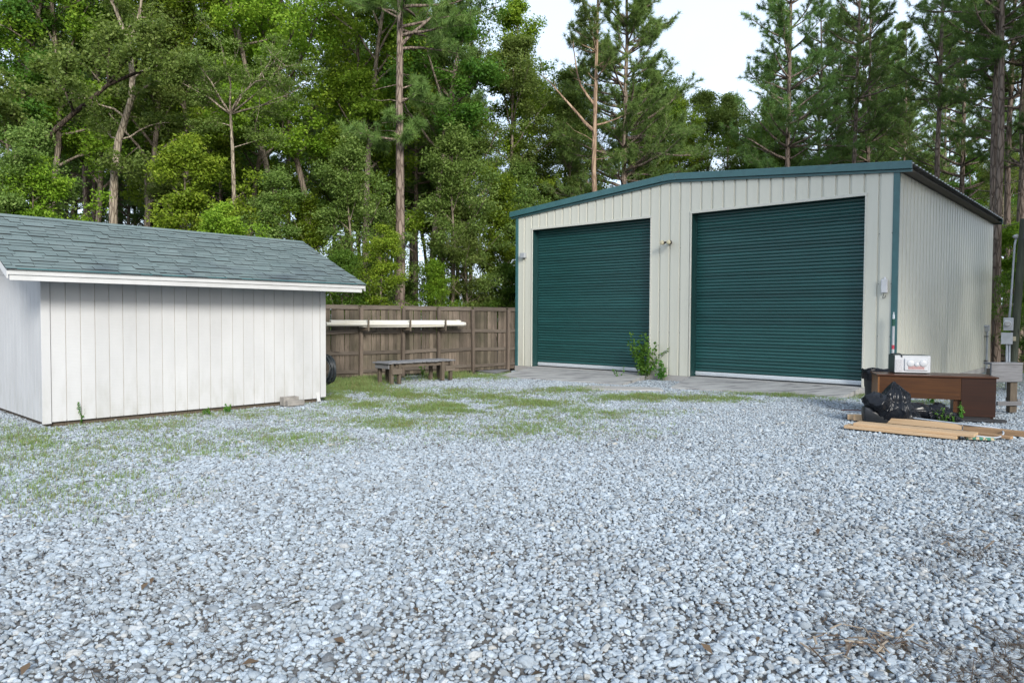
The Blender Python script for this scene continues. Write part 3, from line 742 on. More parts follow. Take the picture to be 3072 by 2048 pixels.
# ------------------------------------------------------------------ low timber bench by the fence
p0 = G(1171, 1153); p1 = G(1327, 1141); bd = (p1 - p0).normalized()
bz = math.atan2(bd.y, bd.x)
bench = empty('workbench', (p0.x, p0.y, 0), bz, 'low weathered timber workbench with a plank top beside the fence', 'bench')
BH = AT(1173, 1087, p0.y).z; BL = 2.12
bxn = Vector((math.cos(bz), math.sin(bz), 0))
e1 = AT(1364, 1077, p1.y + .25); BL = (Vector((e1.x, e1.y, 0)) - p0).dot(bxn) + .02
k = 0; u = -.10
while u < BL - .02:
    w_ = random.uniform(.125, .15); w_ = min(w_, BL - u)
    MB().box((0, -.06 + random.uniform(-.02, .02), 0), (w_ - .006, .60 + random.uniform(-.03, .03), .036)).build('top_plank', M['grey_x'], bench, (u, 0, BH - .036 + random.uniform(-.004, .004)), (random.uniform(-.008, .008), random.uniform(-.02, .02), random.uniform(-.012, .012)), bevel=.004)
    u += w_
for y in (.02, .52):
    MB().box((.20, y, BH - .14), (BL - .18, y + .04, BH - .042)).build('beam', M['bench'], bench, bevel=.004)
for x in (-.06, BL - .10):
    MB().box((x, .0, BH - .165), (x + .035, .56, BH - .042)).build('end_board', M['grey_x'], bench, bevel=.004)
for (x, y) in ((.0, -.03), (.24, -.03), (.0, .46), (.24, .46), (BL - .44, -.03), (BL - .16, -.03), (BL - .44, .46), (BL - .16, .46)):
    MB().box((x, y, 0), (x + .085, y + .085, BH - .042)).build('leg', M['grey_z'], bench, bevel=.005)
for x0, x1 in ((.015, .32), (BL - .34, BL - .02)):
    MB().box((x0, -.068, BH - .30), (x1, -.031, BH - .165)).build('side_board', M['bench'], bench, bevel=.004)

# coil of black hose leaning on the far end of the shed
def coil_center(t): return sw_(SLEN + .17, t, 0)
best = min((abs((lambda q: 1536 + FPX * (q - camv).dot(RT) / (q - camv).dot(FW))(coil_center(t * .02)) - 985), t * .02) for t in range(10, 160))[1]
cc = coil_center(best); czz = AT(985, 1107, cc.y).z
hose = empty('hose_coil', (cc.x, cc.y, 0), SY, 'coil of black hose propped behind the far corner of the shed', 'hose')
for k in range(15):
    r = random.uniform(.205, .30); x = random.uniform(-.07, .07); off = (random.uniform(-.015, .015), random.uniform(-.02, .02)); tl = random.uniform(-.05, .05)
    pts = [(x + tl * math.sin(a) * .5 + .01 * math.sin(3 * a + k), off[0] + r * math.cos(a), czz + off[1] + r * 1.04 * math.sin(a)) for a in [2 * math.pi * i / 40 for i in range(41)]]
    MB().tube(pts, .0125, 7, False).build('hose_loop', M['rubber'], hose, smooth=True)
for a in (.5, 1.7, 3.3, 5.0):
    MB().lathe([(.055, -.012), (.058, 0), (.055, .012)], (0, 0, 0), 10, 'z').build('tie_band', M['blackplastic'], hose, (0, .255 * math.cos(a), czz + .265 * math.sin(a)), (a + 1.57 + 0, 0, 0))
# broken concrete block at the shed foot
bp = G(866, 1213); bp = sw_((bp - SA).dot(SX), -.33, 0)
blk = empty('concrete_block', (bp.x, bp.y, 0), SY - .05, 'grey concrete block with open cells beside the white shed wall', 'block')
MB().box((-.20, .0, .0), (.20, .10, .125)).build('solid_front', M['block'], blk, bevel=.006)
mb = MB().box((-.235, .102, 0), (.12, .13, .20)).box((-.235, .26, 0), (.12, .29, .20))
for x in (-.235, -.075, .085): mb.box((x, .1305, 0), (x + .035, .2595, .198))
mb.build('cell_block', M['block'], blk, bevel=.005); blk.scale = (.86, .86, .82)
wst = G(957, 1204)
ws = empty('trim_offcut', (wst.x, wst.y, 0), SY, 'short white board leaning on the right foot of the shed', 'board')
MB().beam((0, .0, 0), (-.02, .10, .36), .07, .02, (0, -1, 0)).build('board', M['trimwhite'], ws)
# low timber step and flat board at the garage corner
sp = ONPLANE(1489, 1103, Vector((0, 0, .03)), Vector((0, 0, 1))); 
stp = empty('wooden_step', gw(-.86, .25, -.15), YAW, 'low timber step against the left corner of the garage', 'step')
for k in range(4): MB().box((-.05, k * .20, .20), (.82, k * .20 + .19, .235)).build('plank', M['grey_x'], stp, bevel=.004)
MB().box((.0, .02, 0), (.78, .06, .198)).box((.0, .7, 0), (.78, .74, .198)).box((-.0, .061, 0), (.04, .699, .198)).build('frame', M['bench'], stp, bevel=.003)
f0, f1, f2, f3 = G(1411, 1112), G(1490, 1121.5), G(1527, 1112), G(1450, 1106)
shp = [f0, f1, f2, f3]
tag(MB().add([(p.x, p.y, .035) for p in shp] + [(p.x, p.y, .008) for p in shp], [(0, 1, 2, 3), (0, 4, 5, 1), (1, 5, 6, 2), (2, 6, 7, 3), (3, 7, 4, 0)]).build('plywood_sheet', M['grey_x']),
    'flat grey board lying on the ground before the timber step', 'board')

# ------------------------------------------------------------------ desk, microwave, bin, bags
dr = G(2986, 1261); DZ = AT(2990, 1131, dr.y).z
dl = ONPLANE(2634, 1121.5, Vector((0, 0, DZ)), Vector((0, 0, 1))) if DZ < CAM_H - .05 else dr
dl.z = 0; dv = (dr - dl); DL = dv.length; dz_ = math.atan2(dv.y, dv.x)
desk = empty('wooden_desk', dl, dz_, 'dark brown wooden desk standing with its back to the yard', 'desk')
DD_ = .72
MB().box((-.03, -.035, DZ - .028), (DL + .03, DD_ + .03, DZ)).build('desk_top', M['desk_top'], desk, bevel=.006)
MB().box((.0, .0, .0), (.028, DD_, DZ - .029)).build('end_panel', M['desk_side_lit'], desk, bevel=.002)
pw = DL * .285
MB().box((.0285, .0, DZ - .40), (DL - pw - .002, .02, DZ - .03)).build('modesty_panel', M['desk'], desk, bevel=.002)
mb = MB().box((DL - pw, -.004, .05), (DL, .016, DZ - .03)); mb.build('pedestal_back', M['desk_dark'], desk, bevel=.002)
MB().box((DL - pw - .10, .05, .10), (DL - pw + .02, .07, DZ - .40)).build('inner_panel', M['desk'], desk)
MB().box((DL - .02, .017, .05), (DL, DD_, DZ - .03)).box((DL - pw, .0165, .05), (DL - pw + .018, DD_, DZ - .03)).box((DL - pw + .0185, DD_ - .02, .05), (DL - .0205, DD_, DZ - .03)).build('pedestal_side', M['desk'], desk)
MB().box((DL - pw + .02, .02, .0), (DL - .02, DD_ - .03, .049)).build('plinth', M['blackplastic'], desk)
MB().box((DL - .07, .02, .0), (DL - .021, .06, .0495)).build('foot', M['desk_side_lit'], desk)
bs = G(2975, 1264)
tag(MB().box((-.55, -.02, .0), (.28, .12, .035)).build('black_strip', M['blackplastic'], None, (bs.x - .12, bs.y - .06, 0.006), (0, 0, dz_)), 'flat black strip lying along the foot of the desk', 'strip')

mp_ = ONPLANE(2682.7, 1117.5, Vector((0, 0, DZ + .012)), Vector((0, 0, 1)))
mr_ = ONPLANE(2792, 1119.8, Vector((0, 0, DZ + .012)), Vector((0, 0, 1)))
mv = mr_ - mp_; MW = mv.length; MH = AT(2683, 1064.5, mp_.y).z - mp_.z
mic = empty('microwave_oven', (mp_.x, mp_.y, DZ + .0005), math.atan2(mv.y, mv.x), 'microwave oven standing on the desk with its white back outwards', 'microwave')
MB().box((.0, .006, .012), (MW, .42, MH + .012)).build('casing', M['steelside'], mic, bevel=.006)
MB().box((.006, -.001, .02), (MW - .006, .0055, MH + .004)).build('back_plate', M['whiteplastic'], mic, bevel=.002)
bx0, bx1, bz0, bz1 = MW * .27, MW * .92, MH * .17, MH * .86
MB().box((bx0, -.022, bz0), (bx1, -.0015, bz1)).build('raised_back', M['whiteplastic'], mic, bevel=.010)
for cx_, r in ((.36, .062), (.82, .062), (.585, .040)):
    MB().lathe([(r, 0), (r * .94, .006), (r * .7, .011), (r * .3, .014)], (bx0 + (bx1 - bx0) * (cx_ - .14) / .86 * 1.0, -.0225, bz0 + (bz1 - bz0) * (.60 if r > .05 else .50)), 20, 'y').build('round_boss', M['whiteplastic'], mic, smooth=True)
lb = MB().box((bx0 + .06, -.0245, bz0 + .025), (bx1 - .06, -.0225, bz0 + .085)).build('warning_label', M['redlabel'], mic)
MB().box((MW * .035, -.006, MH * .12), (MW * .225, -.0015, MH * .80)).build('vent_panel', M['vent'], mic, bevel=.003)
for k in range(9):
    z = MH * .15 + k * MH * .07
    MB().box((MW * .05, -.010, z), (MW * .21, -.0065, z + .006)).build('vent_slat', M['whiteplastic'], mic)
MB().tube([(MW * .20, -.004, MH * .93), (MW * .19, -.02, MH + .02), (MW * .14, .03, MH + .035), (MW * .0, .05, MH + .035), (-.03, .12, MH + .022)], .010, 8).build('power_cord', M['blackplastic'], mic, smooth=True)
for x in (.05, MW - .08): MB().lathe([(.016, 0), (.016, .012)], (x, .06, .0), 10).build('foot', M['blackplastic'], mic)
MB().box((.10, .03, .001), (MW - .10, .36, .0115)).build('turntable_base', M['blackplastic'], mic)

cq = AT(2641, 1150, dl.y + .90)
can = empty('trash_can', (cq.x, cq.y, 0), 0, 'round black trash can behind the left end of the desk', 'bin')
CR = 50 * cq.y / FPX; CZ = AT(2641, 1112, cq.y).z
MB().lathe([(CR * .74, 0.003), (CR * .76, .04), (CR * .90, CZ - .12), (CR * .905, CZ - .10), (CR * .95, CZ - .10), (CR * .96, CZ - .03), (CR * 1.0, CZ - .03), (CR * 1.02, CZ), (CR * .96, CZ + .012), (CR * .93, CZ - .01), (CR * .88, CZ - .3)], (0, 0, 0), 40).build('bin_body', M['blackplastic'], can, smooth=False, bevel=0)
V = []; F = []
ns = 60
for j, (rr, zz) in enumerate(((1.05, -.14), (1.045, -.05), (1.04, .012), (.97, .03), (.9, .0), (.86, -.10))):
    for i in range(ns):
        a = 2 * math.pi * i / ns; q = 1 + .012 * math.sin(a * 9 + j) + random.uniform(-.008, .008)
        V.append((CR * rr * q * math.cos(a), CR * rr * q * math.sin(a), CZ + zz + (.02 * math.sin(a * 5) + random.uniform(-.012, .012)) * (1 if j == 0 else .5)))
for j in range(5):
    for i in range(ns):
        i2 = (i + 1) % ns; F.append((j * ns + i, j * ns + i2, (j + 1) * ns + i2, (j + 1) * ns + i))
MB().add(V, F).build('bin_liner', M['bag'], can, smooth=True)

def bag(name, base, rz_, lobes, label, seed, peak=None, cr=.05):
    """one closed plastic skin shrunk over a few lumps, with ridged creases running to the peak"""
    bm = bmesh.new(); bmesh.ops.create_icosphere(bm, subdivisions=6, radius=1)
    C0 = Vector(lobes[0][0])
    rs = random.Random(seed); off = Vector((rs.random() * 50, rs.random() * 50, rs.random() * 50))
    dirs = [v.co.normalized() for v in bm.verts]
    for v in bm.verts:
        d = v.co.normalized(); best = .02
        for c, r in lobes:                       # farthest exit of the ray through each ellipsoid
            c = Vector(c) - C0; s = Vector((d.x / r[0], d.y / r[1], d.z / r[2])); o = Vector((-c.x / r[0], -c.y / r[1], -c.z / r[2]))
            A = s.dot(s); B = o.dot(s); Cc = o.dot(o) - 1; disc = B * B - A * Cc
            if disc > 0:
                t = (-B + math.sqrt(disc)) / A
                if t > best: best = t
        p = C0 + d * best
        if peak:
            for pk_, w_, hgt in peak:
                q = (p - Vector(pk_)); q.z *= .35
                f = math.exp(-(q.length / w_) ** 1.2); p += (Vector(pk_) - p) * f * hgt
        v.co = p
    for _ in range(10): bmesh.ops.smooth_vert(bm, verts=bm.verts, factor=.5, use_axis_x=True, use_axis_y=True, use_axis_z=True)
    for v, d in zip(bm.verts, dirs):
        p = v.co.copy()
        n1 = 1 - abs(noise.noise((p * 3.1) + off)); n2 = 1 - abs(noise.noise(Vector((p.x * 6.5 + p.z * 2, p.y * 6.5, p.z * 4.0)) + off * 2)); n3 = 1 - abs(noise.noise(p * 13 + off))
        A_ = Vector(peak[0][0]) if peak else C0 + Vector((.1, -.1, .12))
        q = p - A_; ang_ = math.atan2(q.z * 1.2 + q.y * .5, q.x); rl = min(1.0, q.length / .12)
        rad = 1 - abs(noise.noise(Vector((math.cos(ang_) * 2.6, math.sin(ang_) * 2.6, seed)) + off)); rad2 = 1 - abs(noise.noise(Vector((math.cos(ang_) * 6 + q.length * 1.5, math.sin(ang_) * 6, seed)) + off))
        p += d * cr * ((n1 ** 4 - .45) * .42 + (n2 ** 7 - .3) * .30 + (n3 ** 9 - .2) * .06 + rl * (rad ** 7 - .35) * .95 + rl * (rad2 ** 8 - .3) * .55)
        v.co = p
    for v in bm.verts:
        if v.co.z < .004: v.co.z = .004 + v.co.z * .01
    me = bpy.data.meshes.new(name); bm.to_mesh(me); bm.free()
    for p in me.polygons: p.use_smooth = True
    o = link(name, me, M['bag'], None, base, (0, 0, rz_)); return tag(o, label, 'trash bag')
b0 = G(2700, 1272); sc_ = b0.y / FPX                               # metres per photo pixel there
px = lambda x: (x - 2700) * sc_
pzz = lambda y: (1272 - y) * sc_
cone = [((px(2703 - 4 * t), .05, pzz(1198 - 50 * t)), (.215 * (1 - t) + .018, .18 * (1 - t) + .02, .13 * (1 - t) + .03)) for t in [k / 18 for k in range(19)]]
bag('trash_bag', (b0.x, b0.y + .16, 0), 0,
    [((px(2695), .05, pzz(1236)), (.33, .26, .24)), ((px(2642), 0, pzz(1208)), (.20, .22, .165)), ((px(2740), .0, pzz(1256)), (.22, .2, .12))] + cone,
    'full black plastic trash bag with a pointed top in front of the desk', 3, [((px(2700), .05, pzz(1142)), .05, .3)], .055)
bag('trash_bag', (G(2830, 1268).x, G(2830, 1268).y + .22, 0), 0,
    [((0, 0, .10), (.30, .22, .13)), ((-.30, .05, .17), (.24, .16, .14)), ((.04, .02, .15), (.17, .16, .13)), ((.24, -.02, .05), (.18, .14, .07))],
    'flatter black plastic trash bag slumped under the desk', 9, None, .05)
jp = G(2632, 1269)
jug = empty('plastic_jug', (jp.x, jp.y, 0), -.2, 'small black plastic jug with a pale cap in front of the trash bag', 'jug')
js = jp.y / FPX
mb = MB().prism([(-.19, 0.003), (.20, .003), (.21, .05), (.20, .13), (.10, .145), (.06, .17), (-.02, .25), (-.17, .262), (-.20, .23)], -.02, .20)
mb.build('jug_body', M['blackplastic'], jug, bevel=.025, smooth=True)
MB().lathe([(.055, 0), (.055, .03), (.05, .035)], (-.10, .09, .262), 16).build('jug_cap', M['tealcap'], jug)

# ------------------------------------------------------------------ lumber in front of the desk
def board(name, a, b, w, h, mat, label, z0=.0, up=0, cat='board', group='boards stacked in front of the desk'):
    a = Vector((a.x, a.y, 0)); b = Vector((b.x, b.y, 0)); d = b - a; L = d.length
    o = MB().box((0, 0, 0), (L, w, h)).build(name, mat, None, (a.x, a.y, z0), (0, 0, math.atan2(d.y, d.x)), bevel=.003)
    return tag(o, label, cat, group)
A0, A1 = G(2531, 1285), G(2869, 1319.5)
dA = (A1 - A0).normalized(); nA = Vector((-dA.y, dA.x, 0))
board('lumber_board', A0, A1, .26, .045, M['pine_x'], 'long pale board lowest and nearest of the lumber pile', .006)
board('lumber_board', A0 + dA * .12 + nA * .05, A1 + dA * .20 + nA * .05, .29, .042, M['pine_x'], 'wide pale board lying on top of the lowest front board', .0525)
B0, B1 = G(2542, 1259), G(2884, 1291)
board('lumber_board', B0, B1, .10, .085, M['pine_x'], 'pale board passing under the trash bags behind the front pair', .006)
board('lumber_board', G(2560, 1262) , G(2640, 1268), .09, .10, M['pine_x'], 'short board end showing left of the black jug', .006)
board('lumber_board', B1 + (B1 - B0).normalized() * .02, G(3110, 1316.5), .10, .075, M['pine_old'], 'darker board running out of the picture at the right', .006)
board('lumber_board', G(2900, 1303), G(3032, 1319), .09, .040, M['pine_old'], 'thin brown board lying before the darker long one', .006)
board('lumber_board', G(2898, 1318), G(2985, 1323), .16, .035, M['cardboard'], 'flat board with green print in front of the thin brown board', .006, cat='board')
r0 = G(2537, 1250)
mp_pts = [r0 + Vector((0, 0, .095)), G(2600, 1256) + Vector((0, 0, .10)), G(2760, 1275) + Vector((0, 0, .10)), G(2900, 1293) + Vector((0, 0, .098)), G(2985, 1300) + Vector((0, 0, .085)), G(3005, 1303) + Vector((0, 0, .06)), G(3010, 1309) + Vector((0, 0, .045)), G(3000, 1316) + Vector((0, 0, .03)), G(2975, 1320) + Vector((0, 0, .035)), G(2930, 1318) + Vector((0, 0, .05)), G(2868, 1314) + Vector((0, 0, .06))]
def smooth_path(pts, n=6):
    P = [Vector(p) for p in pts]; out = []
    for i in range(len(P) - 1):
        a, b, c, d = P[max(i - 1, 0)], P[i], P[i + 1], P[min(i + 2, len(P) - 1)]
        for k in range(n):
            t = k / n; out.append(.5 * ((2 * b) + (c - a) * t + (2 * a - 5 * b + 4 * c - d) * t * t + (3 * b - a - 3 * c + d) * t ** 3))
    out.append(P[-1]); return out
tag(MB().tube(smooth_path(mp_pts), .0125, 8).build('bent_conduit', M['conduit'], smooth=True), 'thin grey conduit bent back in a loop over the lumber', 'conduit')
tag(MB().beam(r0 + Vector((-.06, 0.03, .115)), r0 + Vector((.32, -.02, .115)), .04, .012).build('metal_strip', M['rust']), 'short rusty metal strip at the left end of the lumber', 'strip')

# ------------------------------------------------------------------ timber stand, utility pole and meters at the right
s0 = G(3040, 1237); 
std = empty('timber_stand', (s0.x, s0.y, 0), .05, 'weathered grey timber stand with a wide board beside the desk', 'stand')
ms = s0.y / FPX; sx = lambda x: (x - 3040) * ms; szv = lambda y: AT(3040, y, s0.y).z
MB().box((sx(3029), 0, 0), (sx(3051), .10, szv(1106))).build('post', M['grey_z'], std, bevel=.005)
MB().box((sx(2964), .0, 0.0), (sx(2964) + .10, .10, szv(1106))).build('post', M['grey_z'], std, bevel=.005)
MB().box((sx(2963), -.045, szv(1145)), (sx(3060), -.003, szv(1093.5))).build('front_board', M['grey_x'], std, bevel=.005)
MB().box((sx(2962), -.055, szv(1093)), (sx(3060.5), .16, szv(1087.5))).build('top_board', M['grey_x'], std, bevel=.004)
MB().box((sx(2985), -.045, szv(1215.5)), (sx(3060), -.003, szv(1203))).build('rail', M['grey_x'], std, bevel=.004)
MB().box((sx(3052), -.002, szv(1207)), (sx(3060), .30, szv(1196))).build('side_rail', M['grey_x'], std, bevel=.004)
PY = 17.5
t0 = AT(3037, 1110, PY); t1 = AT(3072, 657, PY); dirp = (t1 - t0).normalized(); base = t0 - dirp * (t0.z / dirp.z)
pole = empty('utility_pole', (base.x, base.y, 0), 0, 'leaning greenish wooden utility pole at the right edge', 'pole')
L_ = (t1 - base).length
MB().tube([dirp * 0 + Vector((0, 0, 0.0)), dirp * L_ * .5, dirp * L_], [.095, .086, .08], 18).build('pole_shaft', M['polewood'], pole, smooth=False)
def PP(px_, py_, dy=-.16): return AT(px_, py_, PY + dy)
m0 = PP(3025, 972)
met = empty('electric_meter', m0, -.55, 'grey electric meter box with round glass on the utility pole', 'meter')
MB().box((-.10, -.03, -.155), (.10, .09, .155)).build('meter_box', M['greybox'], met, bevel=.008)
MB().lathe([(.075, .03), (.075, .045), (.068, .05), (.068, .13), (.055, .145)], (-.02, 0, .005), 20, 'y').build('meter_glass', M['glassy'], met)
MB().lathe([(.082, .0301), (.082, .048)], (-.02, 0, .005), 20, 'y').build('meter_ring', M['alu'], met)
m1 = PP(3022, 1015)
bkr = empty('breaker_box', m1, -.55, 'grey breaker box below the meter on the utility pole', 'breaker box')
MB().box((-.125, -.05, -.14), (.10, .10, .14)).build('box_body', M['greybox'], bkr, bevel=.006)
MB().box((-.13, -.058, -.135), (.105, -.0505, .143)).build('box_cover', M['greybox'], bkr, bevel=.004)
MB().box((.101, -.04, -.06), (.17, .07, .05)).build('outlet_cover', M['beigebox'], bkr, bevel=.01)
cdt = empty('service_conduit', PP(3028, 953), 0, 'thin grey conduit running up the utility pole to a weatherhead', 'conduit')
c0 = PP(3028, 953); pts = [Vector((0, 0, 0)), PP(3032, 915) - c0, PP(3044, 735) - c0, PP(3048, 716) - c0]
MB().tube(pts, [.027, .022, .022, .022], 8).build('riser_pipe', M['conduit'], cdt, smooth=True)
wh = PP(3046, 712) - c0
MB().tube([wh + Vector((.03, 0, -.02)), wh + Vector((.01, -.02, .03)), wh + Vector((-.06, -.03, .01))], [.03, .05, .035], 10).build('weatherhead', M['greybox'], cdt, smooth=True)
for x0, x1 in ((3020.5, 3018.5), (3028.5, 3026)):
    a = PP(x0, 1033) - c0; b = PP(x1, 1160) - c0; b.z = -c0.z + .01
    MB().tube([a, b], .024, 8).build('drop_pipe', M['conduit'], cdt, smooth=True)
a = PP(3050, 716); wire = [a, PP(3060, 712) + Vector((0, -.1, -.05)), PP(3075, 695), PP(3110, 660)]
tag(MB().tube(smooth_path(wire), .009, 6).build('service_wire', M['blackplastic']), 'black service wire from the weatherhead to the pole', 'wire')

# ------------------------------------------------------------------ trees
def unit(v): return v / (np.linalg.norm(v, axis=-1, keepdims=True) + 1e-9)
def leaf_cloud(r, C, n_each, rad, size, flat=.55, droop=.25, aspect=.55):
    """diamond leaves scattered round the cluster centres C; returns verts, quads, tone"""
    C = np.asarray(C, float); m = len(C)
    idx = np.repeat(np.arange(m), n_each); k = len(idx)
    rr = np.asarray(rad)[idx] if hasattr(rad, '__len__') else np.full(k, rad)
    d = unit(r.normal(size=(k, 3))) * (r.random((k, 1)) ** .45)
    d[:, 2] *= flat
    P = C[idx] + d * rr[:, None]
    nrm = unit(r.normal(size=(k, 3)) * .75 + np.array([0, -.15, .75]) + d * .5)
    ax = r.normal(size=(k, 3)); ax[:, 2] -= droop
    ax = unit(ax - nrm * (ax * nrm).sum(1, keepdims=True)); bi = np.cross(nrm, ax)
    L = size * r.uniform(.65, 1.3, (k, 1)); W = L * aspect
    V = np.stack([P - ax * L * .5, P + bi * W * .5 + ax * L * .05, P + ax * L * .5, P - bi * W * .5 + ax * L * .05], 1)
    ct = r.normal(.45, .16, m)[idx]; tone = np.clip(ct + r.normal(0, .2, k), 0, 1)
    return V.reshape(-1, 3), np.arange(k * 4).reshape(-1, 4), np.repeat(tone, 4)
class TM:                                   # tube collector in numpy
    def __init__(s): s.V = []; s.F = []; s.n = 0
    def tube(s, pts, rad, sides):
        V, F = tube_np(pts, rad, sides); s.V.append(V); s.F.append(F + s.n); s.n += len(V)
    def mesh(s, name, mat): return mesh_np(name, np.concatenate(s.V), np.concatenate(s.F), mat, smooth=True)
def wander(r, p0, d0, length, n, wob, lift=0.0):
    pts = [np.array(p0, float)]; d = np.array(d0, float)
    for i in range(n):
        d = unit(d + r.normal(size=3) * wob + np.array([0, 0, lift])); pts.append(pts[-1] + d * length / n)
    return np.array(pts)
def at_path(P, t):
    x = t * (len(P) - 1); i = min(int(x), len(P) - 2); return P[i] + (P[i + 1] - P[i]) * (x - i)
def broadleaf(seed, h, base, rad, nlimb=20, n_each=100, leaf=.12, clr=.62, tr=.15, lean=0.0, elev=(.25, .8), prof=.7, bark='bark_grey', leafm='leaf', trunk_path=None, limbs=None, sub=5, flat=.55):
    r = np.random.default_rng(seed); tm = TM(); C = []; R = []
    if trunk_path is None:
        P = wander(r, (0, 0, -.1), (lean, 0, 1), h * .97, 9, .05, .05)
        P[:, 2] = np.linspace(-.1, h * .97, len(P))
    else: P = np.array(trunk_path, float)
    tm.tube(P, np.linspace(tr, tr * .18, len(P)) if trunk_path is None else np.linspace(tr, tr * .45, len(P)), 9)
    def limb(p, d, L, rr, lift):
        Q = wander(r, p, d, L, 5, .16, lift); tm.tube(Q, np.linspace(rr, rr * .3, len(Q)), 6)
        for q in range(sub):
            t = .3 + .7 * (q + r.random()) / sub; p2 = at_path(Q, t)
            d2 = unit(unit(Q[-1] - Q[0]) * .6 + r.normal(size=3) * .6 + np.array([0, 0, .12]))
            L2 = L * r.uniform(.22, .42); S = wander(r, p2, d2, L2, 3, .2, .02); tm.tube(S, [rr * .35, rr * .28, rr * .2, rr * .1], 4)
            C.append(S[-1]); R.append(clr * r.uniform(.7, 1.2)); C.append(at_path(S, .55)); R.append(clr * r.uniform(.5, .9))
            for _ in range(1):
                S2 = wander(r, at_path(S, .5), unit(d2 + r.normal(size=3) * .7), L2 * .6, 2, .2); tm.tube(S2, [rr * .2, rr * .12, rr * .06], 3); C.append(S2[-1]); R.append(clr * r.uniform(.5, .9))
        C.append(Q[-1]); R.append(clr)
    if limbs is None:
        az = r.random() * 6.28
        for i in range(nlimb):
            t = (i + r.random()) / nlimb; z = base + (h * .96 - base) * t
            az += 2.4 + r.normal() * .4
            f = (math.sin(math.pi * min(1, (t * .86 + .14))) ** prof) * (1 - .25 * t)
            e = r.uniform(*elev) + .5 * t
            limb(at_path(P, min(.99, z / (h * .97))), (math.cos(az) * math.cos(e), math.sin(az) * math.cos(e), math.sin(e)), max(.5, rad * f * r.uniform(.45, 1.45)), tr * .42 * (1 - .6 * t), .05)
        C.append(P[-1]); R.append(clr)
    else:
        for p, d, L, rr, lift in limbs: limb(np.array(p, float), unit(np.array(d, float)), L, rr, lift)
    V, F, T = leaf_cloud(r, C, n_each, np.array(R), leaf, flat)
    return tm.mesh('trunk', M[bark]), mesh_np('crown', V, F, M[leafm], {'tone': T})
def needle_tufts(r, C, D, n, L, w):
    m = len(C); idx = np.repeat(np.arange(m), n); k = len(idx)
    d = unit(D[idx] * .75 + r.normal(size=(k, 3)) * .62)
    s = unit(np.cross(d, r.normal(size=(k, 3)))); l = L * r.uniform(.7, 1.15, (k, 1))
    b = C[idx] - D[idx] * (r.random((k, 1)) * L * .55)
    V = np.stack([b - s * w * .5, b + s * w * .5, b + d * l + np.array([0, 0, -.18]) * l * r.random((k, 1))], 1)
    tone = np.clip(r.normal(.45, .15, m)[idx] + r.normal(0, .14, k), 0, 1)
    return V.reshape(-1, 3), np.arange(k * 3).reshape(-1, 3), np.repeat(tone, 3)
def pine(seed, h, base, lmax, tr=.16, top_r=.3, dens=1.0, stubs=10, needles=26, nl=.19, nw=.014, bark='bark_pine', lean=(0, 0), branches=None, step=.55, leafm='needle'):
    r = np.random.default_rng(seed); tm = TM(); C = []; D = []
    n = 12; z = np.linspace(-.1, h, n); wx = np.cumsum(r.normal(0, .035, n)) ; wy = np.cumsum(r.normal(0, .035, n))
    P = np.stack([lean[0] * z + wx - wx[0], lean[1] * z + wy - wy[0], z], 1)
    tm.tube(P, tr * (1 - .82 * (np.linspace(0, 1, n)) ** 1.15), 10)
    def branch(p, az, L, e0, lift, nt):
        d = np.array([math.cos(az) * math.cos(e0), math.sin(az) * math.cos(e0), math.sin(e0)])
        Q = wander(r, p, d, L, 6, .10, lift); tm.tube(Q, np.linspace(.016 + .018 * L, .008, len(Q)), 5)
        for q in range(nt):
            t = .32 + .68 * (q + r.random()) / nt; p2 = at_path(Q, t); dd = unit(Q[-1] - Q[0])
            d2 = unit(dd * .75 + r.normal(size=3) * np.array([.6, .6, .28]) + np.array([0, 0, .22])); L2 = r.uniform(.18, .36) * L * (1.15 - .6 * t) + .1
            S = wander(r, p2, d2, L2, 2, .18, .12); tm.tube(S, [.009, .007, .005], 3)
            for tt in (1.0, .72, .45):
                if r.random() < .95: C.append(at_path(S, tt * .999) + r.normal(size=3) * .03); D.append(unit(S[-1] - S[0] + r.normal(size=3) * .12))
        C.append(Q[-1]); D.append(unit(Q[-1] - Q[-2]))
    if branches:
        for zz, az, L, e0, lift, nt in branches: branch(at_path(P, min(.99, zz / h)), az, L, e0, lift, nt)
    zz = base
    while zz < h - .15:
        t = (zz - base) / (h - base)
        for _ in range(max(1, int(round(r.uniform(2, 4) * dens)))):
            L = (lmax * (1 - t) ** .75 * (.55 + .45 * min(1, t * 5 + .3)) + top_r) * r.uniform(.6, 1.15)
            branch(at_path(P, min(.995, zz / h)), r.random() * 6.28, L, .12 + .55 * t + r.normal() * .12, .07, max(4, int(5 + L * 3.2)))
        zz += step * r.uniform(.7, 1.3)
    for i in range(stubs):
        zz = r.uniform(base * .35, base + .5); az = r.random() * 6.28
        Q = wander(r, at_path(P, zz / h), (math.cos(az), math.sin(az), r.uniform(-.3, .35)), r.uniform(.3, 1.7), 3, .18); tm.tube(Q, [.018, .014, .01, .005], 4)
    tk = tm.mesh('trunk', M[bark])
    V, F, T = needle_tufts(r, np.array(C), np.array(D), needles, nl, nw)
    return tk, mesh_np('crown', V, F, M[leafm], {'tone': T})
def plant(name, meshes, loc, rz_, label, cat='tree', group=None, scale=1.0):
    o = empty(name, loc, rz_, label, cat, group); o.scale = (scale,) * 3 if not hasattr(scale, '__len__') else scale
    for nm, me in zip(('trunk', 'crown'), meshes): link(nm, me, None, o)
    return o
def X2(x, Y): return Vector((AT(D2(x), 950, Y).x, Y, 0))

